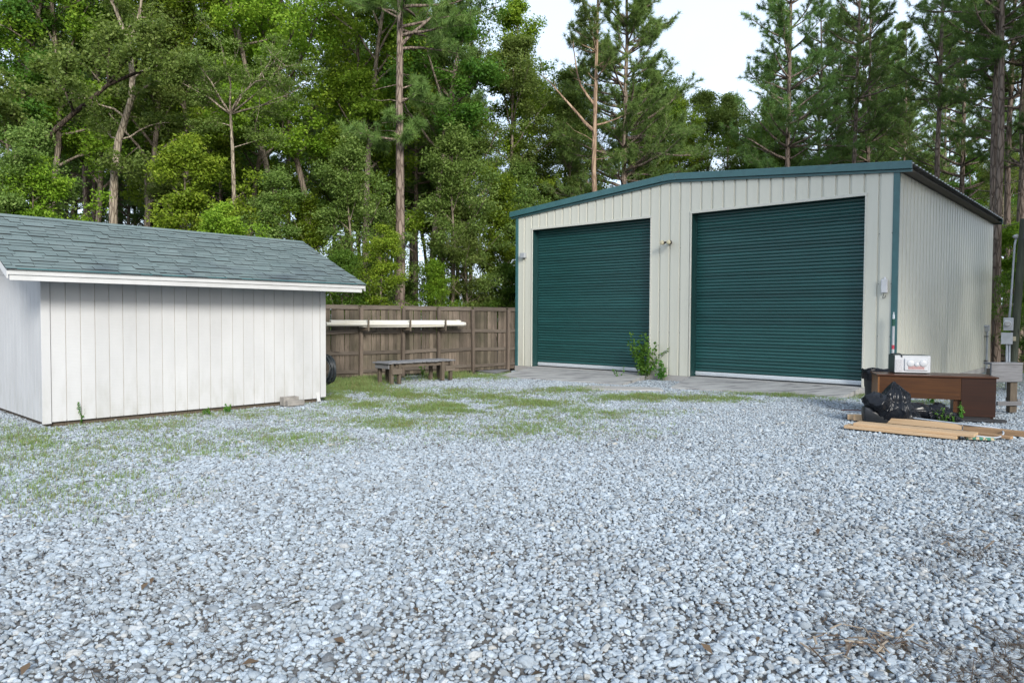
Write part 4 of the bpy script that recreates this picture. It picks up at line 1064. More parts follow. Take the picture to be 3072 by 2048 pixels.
# --- hero trees, modelled one by one (z of a photograph row at distance Y)
def zrow(y, Y): return AT(1536, D2(y), Y).z
def px2(x0, pts, Y):                                           # trunk path through places of the photograph
    b = X2(x0, Y); return [(AT(D2(x), D2(y), Y).x - b.x, dy, AT(D2(x), D2(y), Y).z) for x, y, dy in pts]
# tall pine behind the fence
Yp = 23.5
pine_a = pine(11, 19, 11.0, 2.6, .175, dens=.9, stubs=9, needles=46, nl=.27, nw=.016, leafm='needle_y',
    branches=[(zrow(318, Yp), 3.3, 1.7, .05, .05, 12), (zrow(318, Yp), 2.4, 1.3, .1, .05, 9), (zrow(312, Yp), -.5, .9, -.1, .02, 7), (zrow(330, Yp), -1.2, .9, -.1, .02, 7), (zrow(290, Yp), 4.4, .9, .1, .02, 7),
              (zrow(225, Yp), .1, 1.3, .1, .02, 12), (zrow(235, Yp), -.6, 1.1, .3, .05, 9), (zrow(200, Yp), .6, 1.0, .2, .05, 8),
              (zrow(105, Yp), .05, 3.0, .75, .0, 8), (zrow(110, Yp), .35, 2.3, .2, -.03, 14), (zrow(80, Yp), -.4, 2.6, .1, .0, 14), (zrow(60, Yp), .2, 2.4, .25, .0, 12), (zrow(40, Yp), 3.3, 1.4, .3, .0, 9), (zrow(30, Yp), 2.9, 1.7, .35, .03, 9)])
plant('pine_tree', pine_a, X2(914, Yp), 0, 'tall pine with a bare straight trunk just behind the timber fence')
# pale bare pine trunk
Yd = 30
r_ = np.random.default_rng(5)
pine_d = pine(23, 17.5, 11.5, 1.5, .15, dens=.8, stubs=14, needles=30, nl=.22, nw=.018, bark='bark_dead',
    branches=[(zrow(300, Yd), 2.7, 3.6, .75, .02, 3), (zrow(240, Yd), 2.9, 3.0, .95, .03, 5), (zrow(285, Yd), .3, 1.9, .3, .02, 3)])
plant('pine_tree', pine_d, X2(1368, Yd), 0, 'half dead pine with a pale bare trunk left of the bushy pine behind the garage')
Yv = 32
pine_b = pine(31, 19, 5.8, 3.6, .17, dens=1.5, stubs=4, needles=36, nl=.24, nw=.02, step=.45, leafm='needle_y',
    branches=[(zrow(345, Yv), .05, 3.6, .05, .0, 18), (zrow(350, Yv), 3.2, 2.6, .1, .02, 12), (zrow(300, Yv), -.7, 2.8, .25, .02, 15), (zrow(300, Yv), .1, 3.6, .5, .0, 18), (zrow(395, Yv), -.25, 2.6, .0, .02, 15), (zrow(380, Yv), -1.6, 1.6, .0, .02, 9)])
plant('pine_tree', pine_b, X2(1428, Yv), 0, 'bushy green pine with wide branches rising behind the garage ridge')
# leaning pale trunk at the left
Yl = 23.0
tp = px2(262, [(262, 620, 0), (260, 480, 0), (263, 400, 0), (268, 320, .1), (283, 268, .15), (298, 225, .1), (304, 180, 0), (301, 140, 0), (298, 108, 0), (297, 95, -.05)], Yl)
top = tp[-1]; L1 = tp[6]
lb = [(top, (-.25, -.1, 1), 2.6, .062, .04), (top, (.75, -.1, .75), 2.0, .07, .02), (tp[7], (-.5, .3, 1), 2.0, .045, .03), (tp[5], (.75, -.2, .8), 2.0, .05, .03), (tp[6], (.5, .5, .9), 1.8, .045, .03),
      (tp[4], (-.9, -.3, .5), 2.0, .04, .0), (tp[3], (-.8, .4, .3), 2.2, .04, .0), (tp[3], (.9, .3, .25), 1.8, .035, .0), (tp[2], (.8, -.5, .1), 1.5, .03, .0)]
plant('broadleaf_tree', broadleaf(41, 12, 4, 3, n_each=60, leaf=.11, clr=.5, tr=.135, trunk_path=tp, limbs=lb, leafm='leaf_o', bark='bark_pale'), X2(262, Yl), 0, 'tree with a crooked pale forked trunk above the shed roof')
# thin trunk with a flat umbrella crown
Yu = 22.5
tp = px2(537, [(540, 620, 0), (538, 480, 0), (536, 400, 0), (534, 340, 0), (531, 290, 0), (529, 262, 0)], Yu)
top = tp[-1]
lb = [(top, (c * .9, s * .9, e), L, .035, .0) for c, s, e, L in ((-1, -.1, .75, 2.0), (-.6, .4, .9, 2.2), (.2, -.3, 1.2, 2.2), (.9, -.2, .75, 2.5), (1, .3, .35, 2.4), (.6, .6, .8, 2.2), (-.9, .5, .4, 2.0), (-.2, -.7, .8, 1.8), (.7, -.6, .5, 1.9), (-1, -.4, .25, 1.8), (1, .0, .95, 2.7))]
lb += [(tp[3], (.9, .1, .4), 1.2, .02, 0), (tp[4], (-.9, -.1, .25), 1.0, .02, 0)]
plant('broadleaf_tree', broadleaf(43, 12, 4, 3, n_each=75, leaf=.07, clr=.42, tr=.075, trunk_path=tp, limbs=lb, leafm='leaf_o', bark='bark_pale', sub=7, flat=.3), X2(537, Yu), 0, 'slender tree with a thin trunk and flat feathery crown behind the shed')
# dark diagonal trunk far left
Yx = 21.5
tp = px2(40, [(-30, 520, 0), (20, 440, 0), (90, 330, 0), (170, 260, 0), (240, 190, .2), (300, 160, .3)], Yx)
lb = [(tp[i], d, L, .04, .02) for i, d, L in ((1, (-.3, -.6, .6), 1.8), (2, (.2, -.8, .3), 1.8), (2, (-.7, -.3, .8), 2.0), (3, (.3, -.6, .6), 1.9), (3, (-.6, .2, 1), 2.2), (4, (.6, -.3, .4), 1.7), (4, (0, .3, 1), 1.7), (5, (.9, 0, .2), 1.5), (5, (.4, -.5, .8), 1.5))]
plant('broadleaf_tree', broadleaf(47, 12, 4, 3, n_each=70, leaf=.12, clr=.52, tr=.10, trunk_path=tp, limbs=lb, leafm='leaf_o', bark='bark_dark'), X2(40, Yx), 0, 'tree leaning right with large pale leaves at the far left above the shed')

# --- prototypes for the other trees
proto = {
    'a': broadleaf(101, 18, 6.5, 3.6, 24, 105, leafm='leaf'), 'b': broadleaf(102, 19, 7.0, 3.3, 24, 105, leafm='leaf_y'),
    'c': broadleaf(103, 16, 5.5, 3.0, 22, 105, leafm='leaf_o', leaf=.10), 'd': broadleaf(104, 18, 6.5, 3.4, 24, 105, leafm='leaf_d'),
    'e': broadleaf(105, 17, 4.5, 2.6, 24, 105, leafm='leaf_y', prof=.5, leaf=.12), 'f': broadleaf(106, 15, 3.5, 3.1, 22, 105, leafm='leaf_o', leaf=.11),
    'u': broadleaf(111, 6.0, .7, 2.0, 20, 80, leaf=.085, clr=.42, tr=.06, leafm='leaf_y', sub=5), 'v': broadleaf(112, 5.5, .5, 2.1, 20, 80, leaf=.08, clr=.42, tr=.06, leafm='leaf', sub=5),
    'w': broadleaf(113, 6.5, .8, 2.2, 22, 80, leaf=.08, clr=.42, tr=.07, leafm='leaf_o', sub=5), 'x': broadleaf(114, 4.0, .2, 1.7, 18, 80, leaf=.075, clr=.4, tr=.045, leafm='leaf_d', sub=4),
    'p': pine(121, 21, 9.0, 2.6, .15, dens=1.25, step=.55, needles=32, nl=.23, nw=.016), 'q': pine(122, 22, 7.8, 2.9, .155, dens=1.25, step=.55, needles=32, nl=.23, nw=.016), 'r': pine(123, 20, 7.8, 2.7, .14, dens=1.25, step=.55, needles=32, nl=.23, nw=.016),
    's': pine(124, 22, 11.2, 2.5, .15, dens=1.2, step=.58, needles=32, nl=.23, nw=.016),
}
T = []   # kind, photo x (of 2352), distance, scale, name, label
front = [
 ('d', 20, 26.5, 1.0, 'dark broadleaf tree at the far left edge behind the leaning tree'), ('a', 120, 27.5, 1.05, 'tall broadleaf tree left of the crooked pale trunk'),
 ('d', 215, 29, 1.0, 'dark leafy tree directly behind the crooked pale trunk'), ('c', 330, 28, 1.1, 'olive green tree between the crooked trunk and the umbrella-crowned tree'),
 ('a', 430, 30, 1.0, 'broad tree behind the left side of the flat feathery crown'), ('e', 560, 31, 1.0, 'tall tree peeking above the flat feathery crown'),
 ('b', 660, 29, 1.05, 'tall yellow-green tree right of the flat feathery crown'), ('b', 735, 30.5, 1.1, 'tallest bright yellow-green tree near the middle of the wood'),
 ('a', 815, 28.5, 1.1, 'dense green tree left of the tall fence pine'), ('d', 985, 30, 1.1, 'dark green tree right of the tall fence pine'),
 ('e', 880, 31.5, 1.1, 'green tree standing right behind the tall fence pine'), ('c', 1075, 31, .95, 'olive tree right of the fence pine with its top against the sky'),
 ('f', 1150, 33, .97, 'rounded olive tree left of the pointed tree by the sky gap'), ('e', 1212, 35.5, .98, 'pointed tree whose narrow top rises into the sky gap'),
 ('f', 1275, 36, .94, 'olive tree just left of the half dead pine'), ('c', 1335, 40, .92, 'lower olive tree behind the half dead pine'),
 ('d', 1560, 41, .88, 'low dark tree right of the bushy pine'), ('f', 1640, 42, 1.0, 'low pale-topped tree under the open sky'),
 ('a', 1720, 43, .82, 'low green tree left of the first tall right-hand pine'), ('c', 1500, 42, .95, 'low olive tree directly behind the bushy pine'),
]
hts = {}
nm = {'u': 'understory_tree', 'v': 'understory_tree', 'w': 'understory_tree', 'x': 'bush', 'p': 'pine_tree', 'q': 'pine_tree', 'r': 'pine_tree', 's': 'pine_tree'}
def put(k, x, Y, s, label, group=None, sx_=1.0):
    return plant(nm.get(k, 'broadleaf_tree'), proto[k], X2(x, Y), random.random() * 6.28, label, 'bush' if k == 'x' else 'tree', group, (s * sx_, s * sx_, s))
for k, x, Y, s, lab in front: put(k, x, Y, s, lab)
under = [
 ('u', 95, 19.5, .95, 'rounded bright bush-like tree above the left end of the shed roof'), ('w', 10, 19, 1.0, 'understory tree cut by the left edge above the shed roof'),
 ('v', 190, 20.5, .68, 'low leafy tree just over the shed ridge left of the crooked trunk'), ('u', 445, 21.5, 1.12, 'bright understory tree below the flat feathery crown'),
 ('u', 530, 20.5, .78, 'low yellow-green tree touching the middle of the shed ridge'), ('w', 610, 22.5, .95, 'olive understory tree over the right half of the shed ridge'),
 ('v', 700, 23.5, .95, 'green understory tree above the right end of the shed ridge'), ('w', 800, 23.0, 1.05, 'understory tree left of the fence pine trunk'),
 ('u', 865, 21.8, .72, 'low bright tree overhanging the fence left of the pine trunk'), ('x', 785, 20.6, .85, 'dark bush between the shed roof and the fence'),
 ('w', 1030, 25.5, 1.2, 'tall olive understory tree right of the fence pine trunk'), ('v', 1000, 24.5, .62, 'low leafy tree over the fence right of the pine trunk'),
 ('w', 1085, 25.2, .85, 'grey-green understory tree over the middle of the right fence half'), ('u', 1150, 26.5, .75, 'bright understory tree at the left corner of the garage'),
 ('v', 1120, 27.5, 1.25, 'tall understory tree near the left garage eave'), ('x', 1165, 25.2, .85, 'bush over the fence touching the garage corner'),
 ('w', 1230, 32, 1.25, 'understory tree over the left garage roof slope'), ('v', 1300, 34, 1.2, 'green understory tree left of the pale bare trunk'),
]
for k, x, Y, s, lab in under: put(k, x, Y, s, lab)
# pines at the right, behind the garage: photo x of the trunk foot, distance
rp = [(1803, 34, 'q', 1.02, 'first tall pine at the left of the right-hand pine stand'), (1876, 40, 'r', 1.0, 'thin pine right of the first tall pine of the stand'), (1917, 43, 'p', .95, 'thin dark pine third from the left in the stand'),
      (1953, 36, 's', .98, 'pine with a stout trunk above the middle of the right roof slope'), (1969, 46, 'r', 1.0, 'slim pine just behind the stout one of the stand'), (1986, 40, 'q', .98, 'pine right of the stout trunk of the stand'),
      (2031, 47, 'p', .95, 'far thin pine above the right roof slope'), (2042, 48, 's', .95, 'farther thin pine beside another thin one above the roof'), (2067, 43, 'r', .95, 'thin pine left of the two tall trunks by the roof edge'),
      (2141, 33, 's', 1.0, 'tall slightly leaning pine at the right roof edge'), (2201, 36, 'q', .98, 'tall pine between the roof edge and the twin trunks'),
      (2268, 27.5, 's', 1.0, 'stout pine, left trunk of the group by the garage rear corner'), (2290, 26.5, 's', 1.0, 'stout pine, middle trunk of the group by the garage rear corner'), (2312, 29.5, 'p', 1.0, 'stout pine, right trunk of the group by the garage rear corner'),
      (2343, 28.5, 'q', 1.0, 'pine at the right edge behind the utility pole')]
for x, Y, k, s, lab in rp: put(k, x, Y, s, lab, 'pines behind the garage', 1.0)
rb = [('c', 2100, 44, .74, 'low tree over the right end of the garage roof'), ('f', 2010, 46, .82, 'low tree under the stout pine above the roof'), ('e', 1930, 47, .74, 'low bright tree above the middle of the right roof slope'),
      ('a', 1850, 46, .70, 'low tree left of the thin pines above the roof'), ('u', 2335, 27, .85, 'bright leafy tree behind the top of the utility pole'), ('c', 2320, 34, .62, 'leafy tree behind the stout pine group'),
      ('u', 2230, 33, .7, 'low leafy tree beyond the garage rear corner'), ('f', 2165, 42, .55, 'low tree below the open sky right of the roof'), ('x', 2350, 24, .8, 'dark bush right of the meter boxes')]
for k, x, Y, s, lab in rb: put(k, x, Y, s, lab)
for k, x, Y, s, lab in (('f', 1462, 37, .88, 'olive tree showing between the trunk and branches of the bushy pine'), ('a', 1530, 39, .80, 'green tree right of the bushy pine trunk'), ('e', 1592, 40, .84, 'yellow-green tree under the right branches of the bushy pine'), ('f', 1668, 41, .98, 'pale-crowned tree in the middle under the open sky'),
        ('d', 1690, 39, .68, 'dark low tree above the ridge end of the garage roof'), ('c', 1745, 42, .86, 'olive tree touching the first tall pine of the stand'), ('d', 1785, 44, .72, 'dark tree close left of the first tall pine of the stand'), ('f', 1292, 33.5, .80, 'lower olive tree above the left garage roof slope'), ('c', 1348, 35, .74, 'olive tree behind the pale bare trunk near the roof'), ('e', 1245, 34.5, .80, 'yellow-green tree above the left garage eave'),
        ('d', 1890, 45, .68, 'dark low tree between the thin pines above the roof'), ('c', 1975, 45, .72, 'olive low tree behind the stout pine above the roof'), ('a', 2062, 46, .66, 'green low tree above the right end of the roof'), ('e', 2225, 43, .62, 'yellow-green low tree under the sky gap right of the roof'), ('d', 2255, 38, .6, 'dark low tree behind the twin stout trunks')):
    put(k, x, Y, s, lab)
# the same wood goes on round the right side of the yard, beside the photograph
for i, (x, y, k, s) in enumerate(((12.0, 6.6, 'a', .95), (11.0, 3.2, 'd', .95), (14.5, 10.5, 'e', 1.0), (18.2, 18.5, 'c', 1.1), (19.8, 21.5, 'f', 1.15), (15.4, 13.4, 'c', .95), (13.8, 9.2, 'f', .8), (17.2, 16.6, 'w', 1.3), (16.0, 11.5, 'q', 1.0), (14.5, 4.5, 'd', .95), (18.0, 7.0, 'c', 1.05), (17.0, 15.0, 'd', .9), (20.5, 11.0, 'a', 1.0), (17.5, 1.0, 'p', 1.0), (21.0, 18.0, 'e', 1.0))):
    plant('pine_tree' if k in 'pq' else 'broadleaf_tree', proto[k], (x, y, 0), i * 1.3, 'tree of the wood along the right side of the yard', 'tree', 'trees along the right side of the yard', s)
# the wood behind: trunks and crowns that nothing tells apart
rs = random.Random(3)
lab = {'pine': 'tall thin pine deep in the wood behind the front trees', 'leaf': 'broadleaf tree deep in the wood behind the front trees', 'low': 'low leafy tree deep in the wood behind the front trees'}
for i in range(60):
    x = rs.uniform(-200, 1085); Y = rs.uniform(34, 56); k = rs.choice('psqrps')
    plant('pine_tree', proto[k], X2(x, Y), rs.random() * 6.28, lab['pine'], 'tree', 'thin pines deep in the wood', rs.uniform(.8, 1.0))
for i in range(18):
    x = rs.uniform(-200, 1080); Y = rs.uniform(33, 52); k = rs.choice('adabde')
    plant('broadleaf_tree', proto[k], X2(x, Y), rs.random() * 6.28, lab['leaf'], 'tree', 'broadleaf trees deep in the wood', rs.uniform(.85, 1.05))
for i in range(24):
    x = rs.uniform(-200, 1340); Y = rs.uniform(27, 52); k = rs.choice('vwxxv')
    plant('understory_tree', proto[k], X2(x, Y), rs.random() * 6.28, lab['low'], 'tree', 'low trees deep in the wood', rs.uniform(.55, .95))
for i in range(26):
    x = rs.uniform(1340, 2600); Y = rs.uniform(50, 75); k = rs.choice('cfda')
    plant('broadleaf_tree', proto[k], X2(x, Y), rs.random() * 6.28, 'low leafy tree far behind the right-hand pine stand', 'tree', 'low trees behind the pine stand', rs.uniform(.5, .75))
for i in range(16):
    x = rs.uniform(1760, 2600); Y = rs.uniform(46, 66); k = rs.choice('prsq')
    plant('pine_tree', proto[k], X2(x, Y), rs.random() * 6.28, 'thin pine far behind the right-hand pine stand', 'tree', 'thin pines behind the pine stand', rs.uniform(.75, 1.0))

# ------------------------------------------------------------------ gravel: patches of real stones, instanced over the yard
def stone_patch(seed, per_side, subdiv, smooth):
    r = np.random.default_rng(seed)
    bm = bmesh.new(); bmesh.ops.create_icosphere(bm, subdivisions=subdiv, radius=1)
    bv = np.array([v.co[:] for v in bm.verts]); bf = np.array([[v.index for v in f.verts] for f in bm.faces]); bm.free()
    variants = []
    for k in range(12):
        v = bv.copy(); q = r.normal(size=(7, 3)); q /= np.linalg.norm(q, axis=1)[:, None]
        for p in q:                            # knock flat facets off the lump
            dcut = r.uniform(.55, .85); s = v @ p; m = s > dcut; v[m] -= np.outer(s[m] - dcut, p)
        v *= (1 + .06 * r.normal(size=(len(v), 1))); variants.append(v)
    g_ = (np.stack(np.meshgrid(np.arange(per_side), np.arange(per_side)), -1).reshape(-1, 2) + .5) / per_side
    pos = g_ + r.uniform(-.55, .55, g_.shape) / per_side
    n2 = int(len(pos) * .45); pos = np.concatenate([pos, r.random((n2, 2))]); n = len(pos)
    size = np.exp(r.normal(math.log(.0146), .30, n)) * 1.12; size[-n2:] *= .72
    size = np.clip(size, .008, .042)
    Vs = []; Fs = []; Ts = []; o = 0
    tone = r.random(n)
    for i in range(n):
        v = variants[r.integers(12)] * size[i] * np.array([r.uniform(.95, 1.5), r.uniform(.8, 1.05), r.uniform(.55, .8)])
        a, t1, t2 = r.random() * 6.28, r.normal() * .3, r.normal() * .3
        ca, sa = math.cos(a), math.sin(a); Rm = np.array([[ca, -sa, 0], [sa, ca, 0], [0, 0, 1]]) @ np.array([[1, 0, 0], [0, math.cos(t1), -math.sin(t1)], [0, math.sin(t1), math.cos(t1)]]) @ np.array([[math.cos(t2), 0, math.sin(t2)], [0, 1, 0], [-math.sin(t2), 0, math.cos(t2)]])
        v = v @ Rm.T + np.array([pos[i, 0] - .5, pos[i, 1] - .5, size[i] * r.uniform(.15, .5) + (.012 if i >= n - n2 else 0)])
        Vs.append(v); Fs.append(bf + o); o += len(v); Ts.append(np.full(len(v), tone[i]))
    return mesh_np('gravel_patch', np.concatenate(Vs), np.concatenate(Fs), M['stone'], {'tone': np.concatenate(Ts)}, smooth)
pc = bpy.data.collections.new('gravel_patches')
pnear = [stone_patch(500 + k, 31, 3, True) for k in range(4)]
pfar = [stone_patch(520 + k, 31, 1, True) for k in range(4)]
pobs = []
for k, me in enumerate(pnear + pfar):
    o = bpy.data.objects.new('gravel_patch', me); pobs.append(o)
def in_shed(p, m=0.0):
    q = p - SA; return m < q.dot(SX) < SLEN - m and m < q.dot(SYV) < SWID - m
def in_garage(p, m=0.0):
    q = p - GC; return m < q.dot(GX) < GW - m and m < q.dot(GY) < GD - m
pts = []; idx = []; rot = []
for ix in range(-22, 24):
    for iy in range(-1, 33):
        c = Vector((ix + .5, iy + .5, 0))
        if abs(c.x) > c.y * .735 + 4.2: continue
        if (c - FA).dot(fnor) > -.25 and c.x < 6 : continue
        if in_garage(c, .55) or in_shed(c, .55): continue
        if (c - gw(0, GD - .5, 0)).dot(GY) > 0: continue
        pts.append((c.x, c.y, 0)); idx.append(random.randrange(4) + (0 if iy < 9 else 4)); rot.append(random.randrange(4) * math.pi / 2)
p_ = gw((D1[1] + DD2[0]) / 2, -.56, -.15); pts.append((p_.x, p_.y, .022)); idx.append(5); rot.append(YAW)
gme = bpy.data.meshes.new('gravel'); gme.from_pydata(pts, [], [])
a = gme.attributes.new('which', 'INT', 'POINT'); a.data.foreach_set('value', idx)
a = gme.attributes.new('turn', 'FLOAT', 'POINT'); a.data.foreach_set('value', rot)
gravel = link('gravel', gme, loc=(0, 0, -.032)); tag(gravel, 'loose pale grey gravel covering the yard', None, None, 'stuff')
ng = bpy.data.node_groups.new('scatter_gravel', 'GeometryNodeTree')
ng.interface.new_socket('Geometry', in_out='INPUT', socket_type='NodeSocketGeometry'); ng.interface.new_socket('Geometry', in_out='OUTPUT', socket_type='NodeSocketGeometry')
gi = ng.nodes.new('NodeGroupInput'); go = ng.nodes.new('NodeGroupOutput')
join = ng.nodes.new('GeometryNodeJoinGeometry')
at_t = ng.nodes.new('GeometryNodeInputNamedAttribute'); at_t.data_type = 'FLOAT'; at_t.inputs['Name'].default_value = 'turn'
at_w = ng.nodes.new('GeometryNodeInputNamedAttribute'); at_w.data_type = 'INT'; at_w.inputs['Name'].default_value = 'which'
cx = ng.nodes.new('ShaderNodeCombineXYZ'); ng.links.new(at_t.outputs[0], cx.inputs[2])
for k, o in enumerate(pobs):
    oi = ng.nodes.new('GeometryNodeObjectInfo'); oi.inputs['Object'].default_value = o; oi.inputs['As Instance'].default_value = True
    cmp_ = ng.nodes.new('FunctionNodeCompare'); cmp_.data_type = 'INT'; cmp_.operation = 'EQUAL'
    ii = [s for s in cmp_.inputs if s.type == 'INT']; ng.links.new(at_w.outputs[0], ii[0]); ii[1].default_value = k
    ip = ng.nodes.new('GeometryNodeInstanceOnPoints')
    ng.links.new(gi.outputs[0], ip.inputs['Points']); ng.links.new(cmp_.outputs[0], ip.inputs['Selection']); ng.links.new(oi.outputs['Geometry'], ip.inputs['Instance']); ng.links.new(cx.outputs[0], ip.inputs['Rotation'])
    ng.links.new(ip.outputs[0], join.inputs[0])
ng.links.new(join.outputs[0], go.inputs[0])
gravel.modifiers.new('scatter', 'NODES').node_group = ng

# ------------------------------------------------------------------ grass, weeds and litter
def inframe(P): 
    q = P - camv; z = q.dot(FW); return (1536 + FPX * q.dot(RT) / z) * 2352 / 3072, (1024 - FPX * q.dot(UP) / z) * 2352 / 3072
def vnoise(x, y, s, o=0): return noise.noise(Vector((x * s + o, y * s - o, o)))
# places of the turf in the yard: photo x, y, half width, half height, strength (used only to find the ground points)
blobs = [(800, 885, 70, 22, 1.0), (765, 905, 45, 18, .9), (850, 900, 60, 14, .8), (960, 905, 130, 12, .75), (1050, 935, 140, 12, .85), (1150, 908, 90, 9, .7), (880, 930, 70, 10, .6),
         (1250, 925, 110, 9, .55), (1470, 912, 90, 7, .95), (1300, 895, 60, 6, .7), (1330, 950, 160, 14, .35), (1620, 912, 140, 7, .6), (1800, 905, 150, 6, .65), (1930, 905, 60, 9, .7), (1150, 985, 220, 18, .25),
         (150, 1060, 220, 45, .20), (420, 1030, 200, 32, .20), (650, 1000, 160, 25, .22), (130, 1130, 200, 40, .14), (900, 975, 160, 20, .3), (300, 975, 250, 18, .16), (560, 950, 160, 10, .3), (60, 1010, 80, 30, .3), (700, 915, 50, 9, .7),
         (1120, 862, 60, 8, .5), (1000, 862, 90, 8, .7), (860, 868, 60, 8, .8), (2060, 870, 60, 8, .6), (2320, 830, 50, 25, .6), (2110, 925, 60, 6, .4), (2200, 880, 120, 15, .2)]
def turf(P):
    x, y = inframe(P); s = 0
    for bx, by, rx, ry, w in blobs:
        q = ((x - bx) / rx) ** 2 + ((y - by) / ry) ** 2
        if q < 4: s = max(s, w * math.exp(-q * .9))
    n = .5 + .9 * vnoise(P.x, P.y, .8, 3) + .7 * vnoise(P.x, P.y, 2.6, 9)
    return s * max(0, min(1.6, n * 1.35))
gv = []; gf = []; gt = []; rg = random.Random(12); cnt = 0
def blade(p, h, w, az, bend, tone):
    d = Vector((math.cos(az), math.sin(az), 0)); s = Vector((-d.y, d.x, 0)) * w
    p = p - Vector((0, 0, .025)); h = h + .02; a = p; b = p + d * bend * .35 * h + Vector((0, 0, h * .6)); c = p + d * bend * h + Vector((0, 0, h * (1 - .3 * bend)))
    k = len(gv); gv.extend([a - s, a + s, b + s * .7, b - s * .7, c]); gf.append((k, k + 1, k + 2, k + 3)); gt3.append((k + 3, k + 2, k + 4)); gt.extend([tone] * 5)
gt3 = []
tries = 0
while cnt < 34000 and tries < 900000:
    tries += 1
    y = rg.uniform(5.0, 24); x = rg.uniform(-.73 * y - .3, .73 * y + .3)
    P = Vector((x, y, 0)); t = turf(P)
    if rg.random() > t: continue
    if in_shed(P, -.02) or in_garage(P) or (P - FA).dot(fnor) > -.02 and x < 6: continue
    q = P - GC; u_ = q.dot(GX); v_ = q.dot(GY)
    if v_ > -1.1 and (D1[0] < u_ < D1[1] or DD2[0] < u_ < DD2[1]): continue
    hgt = .035 + .08 * min(1, t) * rg.random() + (.10 * rg.random() if (P - FA).dot(fnor) > -2.2 and x < -1.2 else 0)
    dry = .25 + .3 * vnoise(x, y, 1.2, 30)
    for _ in range(rg.randint(3, 7)):
        tone = rg.uniform(0, .25) if rg.random() < max(.08, dry) else rg.uniform(.4, 1)
        blade(P + Vector((rg.gauss(0, .022), rg.gauss(0, .022), 0)), hgt * rg.uniform(.5, 1.25), rg.uniform(.0013, .003), rg.random() * 6.28, rg.uniform(.1, .8), tone)
    cnt += 1
me = mesh_np('grass', [v[:] for v in gv], [np.array(gf), np.array(gt3)], M['grass'], {'tone': gt})
tag(link('grass', me), 'short patchy grass growing through the gravel', None, None, 'stuff')

def weed_plant(name, loc, stems, h, leaf, spread, label, seed, mat='weed', cat='weed', group=None, nleaf=9, tall=1.0):
    r = np.random.default_rng(seed); tm = TM(); C = []
    for i in range(stems):
        az = r.random() * 6.28; e = r.uniform(.05, .9) * spread
        S = wander(r, (r.normal() * .03, r.normal() * .03, 0), (math.cos(az) * e, math.sin(az) * e, 1), h * r.uniform(.55, 1.05) * tall, 6, .14, .02)
        tm.tube(S, np.linspace(.006, .002, len(S)), 5)
        for k in range(nleaf): C.append(at_path(S, .18 + .82 * (k + r.random()) / nleaf))
    V, F, T_ = leaf_cloud(r, C, 3, leaf * .9, leaf, .8, .2, .6)
    o = empty(name, loc, 0, label, cat, group)
    link('stem', tm.mesh('stem', M['weed']), None, o); link('leaves', mesh_np('leaves', V, F, M[mat], {'tone': T_}), None, o); return o
wp = gw(D1[1] - .03, -.22, -.15)
weed_plant('shrub', wp, 20, 1.42, .09, .50, 'leafy green shrub growing against the cream pillar between the doors', 61, cat='shrub', nleaf=15)
weed_plant('shrub', gw(RP(17) + .22, -.18, -.15), 8, .58, .08, .5, 'small shrub with reddish tips right of the taller one at the pillar', 62, cat='shrub', nleaf=8)
weed_plant('creeping_vine', gw(D1[1] - .55, -.62, -.10), 3, .55, .05, 1.6, 'green vine trailing over the corner of the left concrete ramp', 63, cat='vine', nleaf=8, tall=.8)
weed_plant('weed', G(249, 1270), 2, .36, .035, .1, 'tall feathery weed before the left part of the shed wall', 64, nleaf=16)
for (x, y, lab, sd_, hh) in ((920, 1196, 'leafy weed between the concrete block and the shed corner', 65, .30), (948, 1190, 'leafy weed climbing at the right foot of the shed', 66, .42), (1268, 1130, 'tall weed standing under the middle of the workbench', 67, .45), (1060, 1118, 'tall weed before the left fence post', 68, .5), (1105, 1120, 'bushy weed right of the left fence post', 69, .38), (2826, 1268, 'upright green weed in front of the slumped trash bag', 70, .28), (2887, 1262, 'thin weed in front of the desk pedestal', 71, .30), (2852, 1266, 'low weed between the trash bag and the desk', 72, .13), (2794, 1208, 'tuft of weed seen under the desk', 73, .16),
        (2573, 1170, 'small weed at the right corner of the right concrete ramp', 75, .2), (683, 1235, 'feathery weed before the middle of the shed wall', 76, .15), (620, 1242, 'low weed at the foot of the shed wall left of centre', 77, .10)):
    weed_plant('weed', G(x, y), 4 if hh > .2 else 6, hh, .022 + .06 * hh, .35, lab, sd_, nleaf=9)

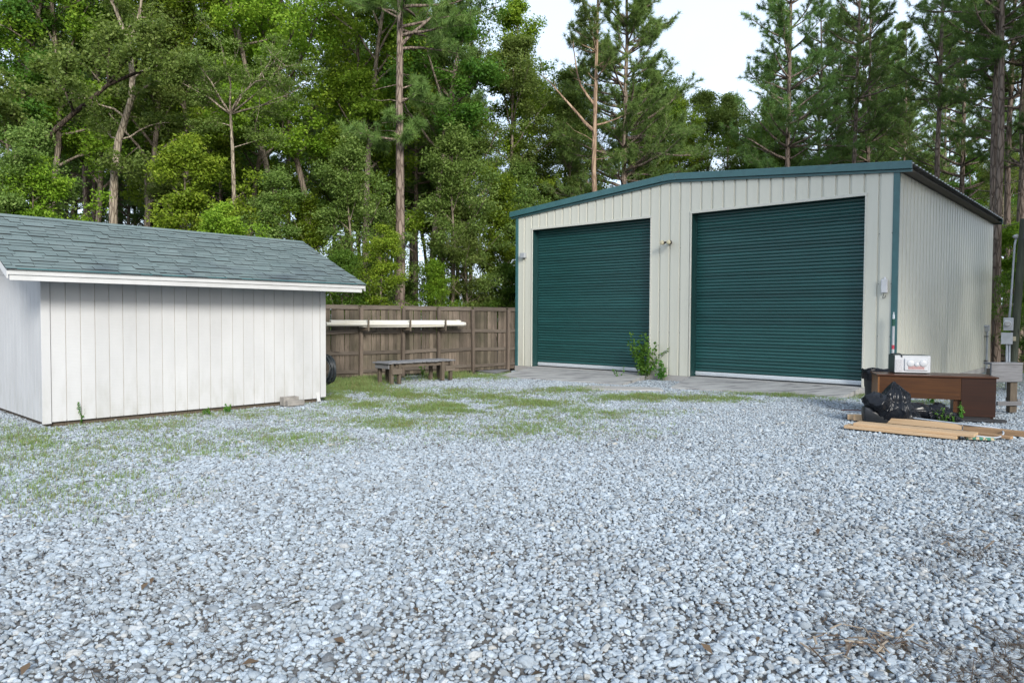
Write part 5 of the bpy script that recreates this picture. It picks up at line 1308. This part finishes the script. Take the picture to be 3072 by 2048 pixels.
# pine straw and dead leaves, thick towards the right and the near corners
gv = []; gf = []; gt = []; gt3 = []
def straw(P):
    x, y = inframe(P)
    s = .10 + .6 * max(0, (x - 1750) / 600) * (1 if y > 1020 else .25) + .2 * math.exp(-((x - 100) / 420) ** 2 - ((y - 1420) / 140) ** 2) + .75 * math.exp(-((x - 2010) / 130) ** 2 - ((y - 1470) / 50) ** 2) + .8 * math.exp(-((x - 2250) / 110) ** 2 - ((y - 1230) / 45) ** 2)
    s += .35 * math.exp(-((x - 2280) / 60) ** 2 - ((y - 850) / 25) ** 2) * 2 + .4 * math.exp(-((x - 60) / 120) ** 2 - ((y - 960) / 20) ** 2)
    n = vnoise(P.x, P.y, 1.3, 5) + .8 * vnoise(P.x, P.y, 4.1, 15)
    return s * max(0, .35 + 1.5 * n)
cnt = tries = 0
while cnt < 11000 and tries < 400000:
    tries += 1
    y = 2.6 + 19 * rg.random() ** 1.7; x = rg.uniform(-.73 * y - .2, .73 * y + 1.2); P = Vector((x, y, 0))
    if rg.random() > straw(P) or in_shed(P) or in_garage(P): continue
    az = rg.random() * 6.28; L = rg.uniform(.05, .17); d = Vector((math.cos(az), math.sin(az), rg.gauss(0, .12))) * L; w = rg.uniform(.0009, .0018) * (1 + y * .05)
    s = Vector((-math.sin(az), math.cos(az), 0)) * w; m_ = P + d * .5 + s * rg.uniform(-6, 6) + Vector((0, 0, .004)); z0 = Vector((0, 0, rg.uniform(-.006, .010)))
    k = len(gv); gv += [P - s + z0, P + s + z0, m_ + s + z0, m_ - s + z0, P + d + s * .5 + z0, P + d - s * .5 + z0]; gf += [(k, k + 1, k + 2, k + 3), (k + 3, k + 2, k + 4, k + 5)]; gt += [rg.random()] * 6
    cnt += 1
for i in range(420):                                   # curled dead leaves
    y = 2.8 + 17 * rg.random() ** 1.5; x = rg.uniform(-.72 * y, .72 * y); P = Vector((x, y, rg.uniform(.0, .012)))
    if rg.random() > .25 + straw(P) or in_shed(P) or in_garage(P): continue
    az = rg.random() * 6.28; L = rg.uniform(.02, .05); d = Vector((math.cos(az), math.sin(az), rg.gauss(0, .2))) * L; s = Vector((-math.sin(az), math.cos(az), rg.gauss(0, .2))) * L * .45
    k = len(gv); gv += [P - d, P + s + Vector((0, 0, .01)), P + d, P - s + Vector((0, 0, .012))]; gf.append((k, k + 1, k + 2, k + 3)); gt += [rg.uniform(.5, 1)] * 4
tag(link('pine_straw', mesh_np('pine_straw', [v[:] for v in gv], np.array(gf), M['litter'], {'tone': gt})), 'brown pine needles and dead leaves scattered on the gravel', None, None, 'stuff')
mb = MB(); tn = []
for i in range(70):                                    # splintered wood chips
    px_, py_ = 2610 + rg.gauss(0, 95), 1925 + rg.gauss(0, 26)
    if i > 58: px_, py_ = 2890 + rg.gauss(0, 70), 1612 + rg.gauss(0, 24)
    P = G(px_, py_, .004 + rg.random() * .02); az = rg.gauss(.2, .8); L = rg.uniform(.012, .055)
    d = Vector((math.cos(az), math.sin(az), rg.gauss(0, .3))) * L
    n0 = mb.n; mb.beam(P - d, P + d, rg.uniform(.004, .014), rg.uniform(.002, .006)); tn += [rg.random()] * (mb.n - n0)
me = mb.mesh('wood_chips', M['chips']); a = me.attributes.new('tone', 'FLOAT', 'POINT'); a.data.foreach_set('value', tn)
tag(link('wood_chips', me), 'splintered wood chips lying on the gravel at the lower right', None, None, 'stuff')
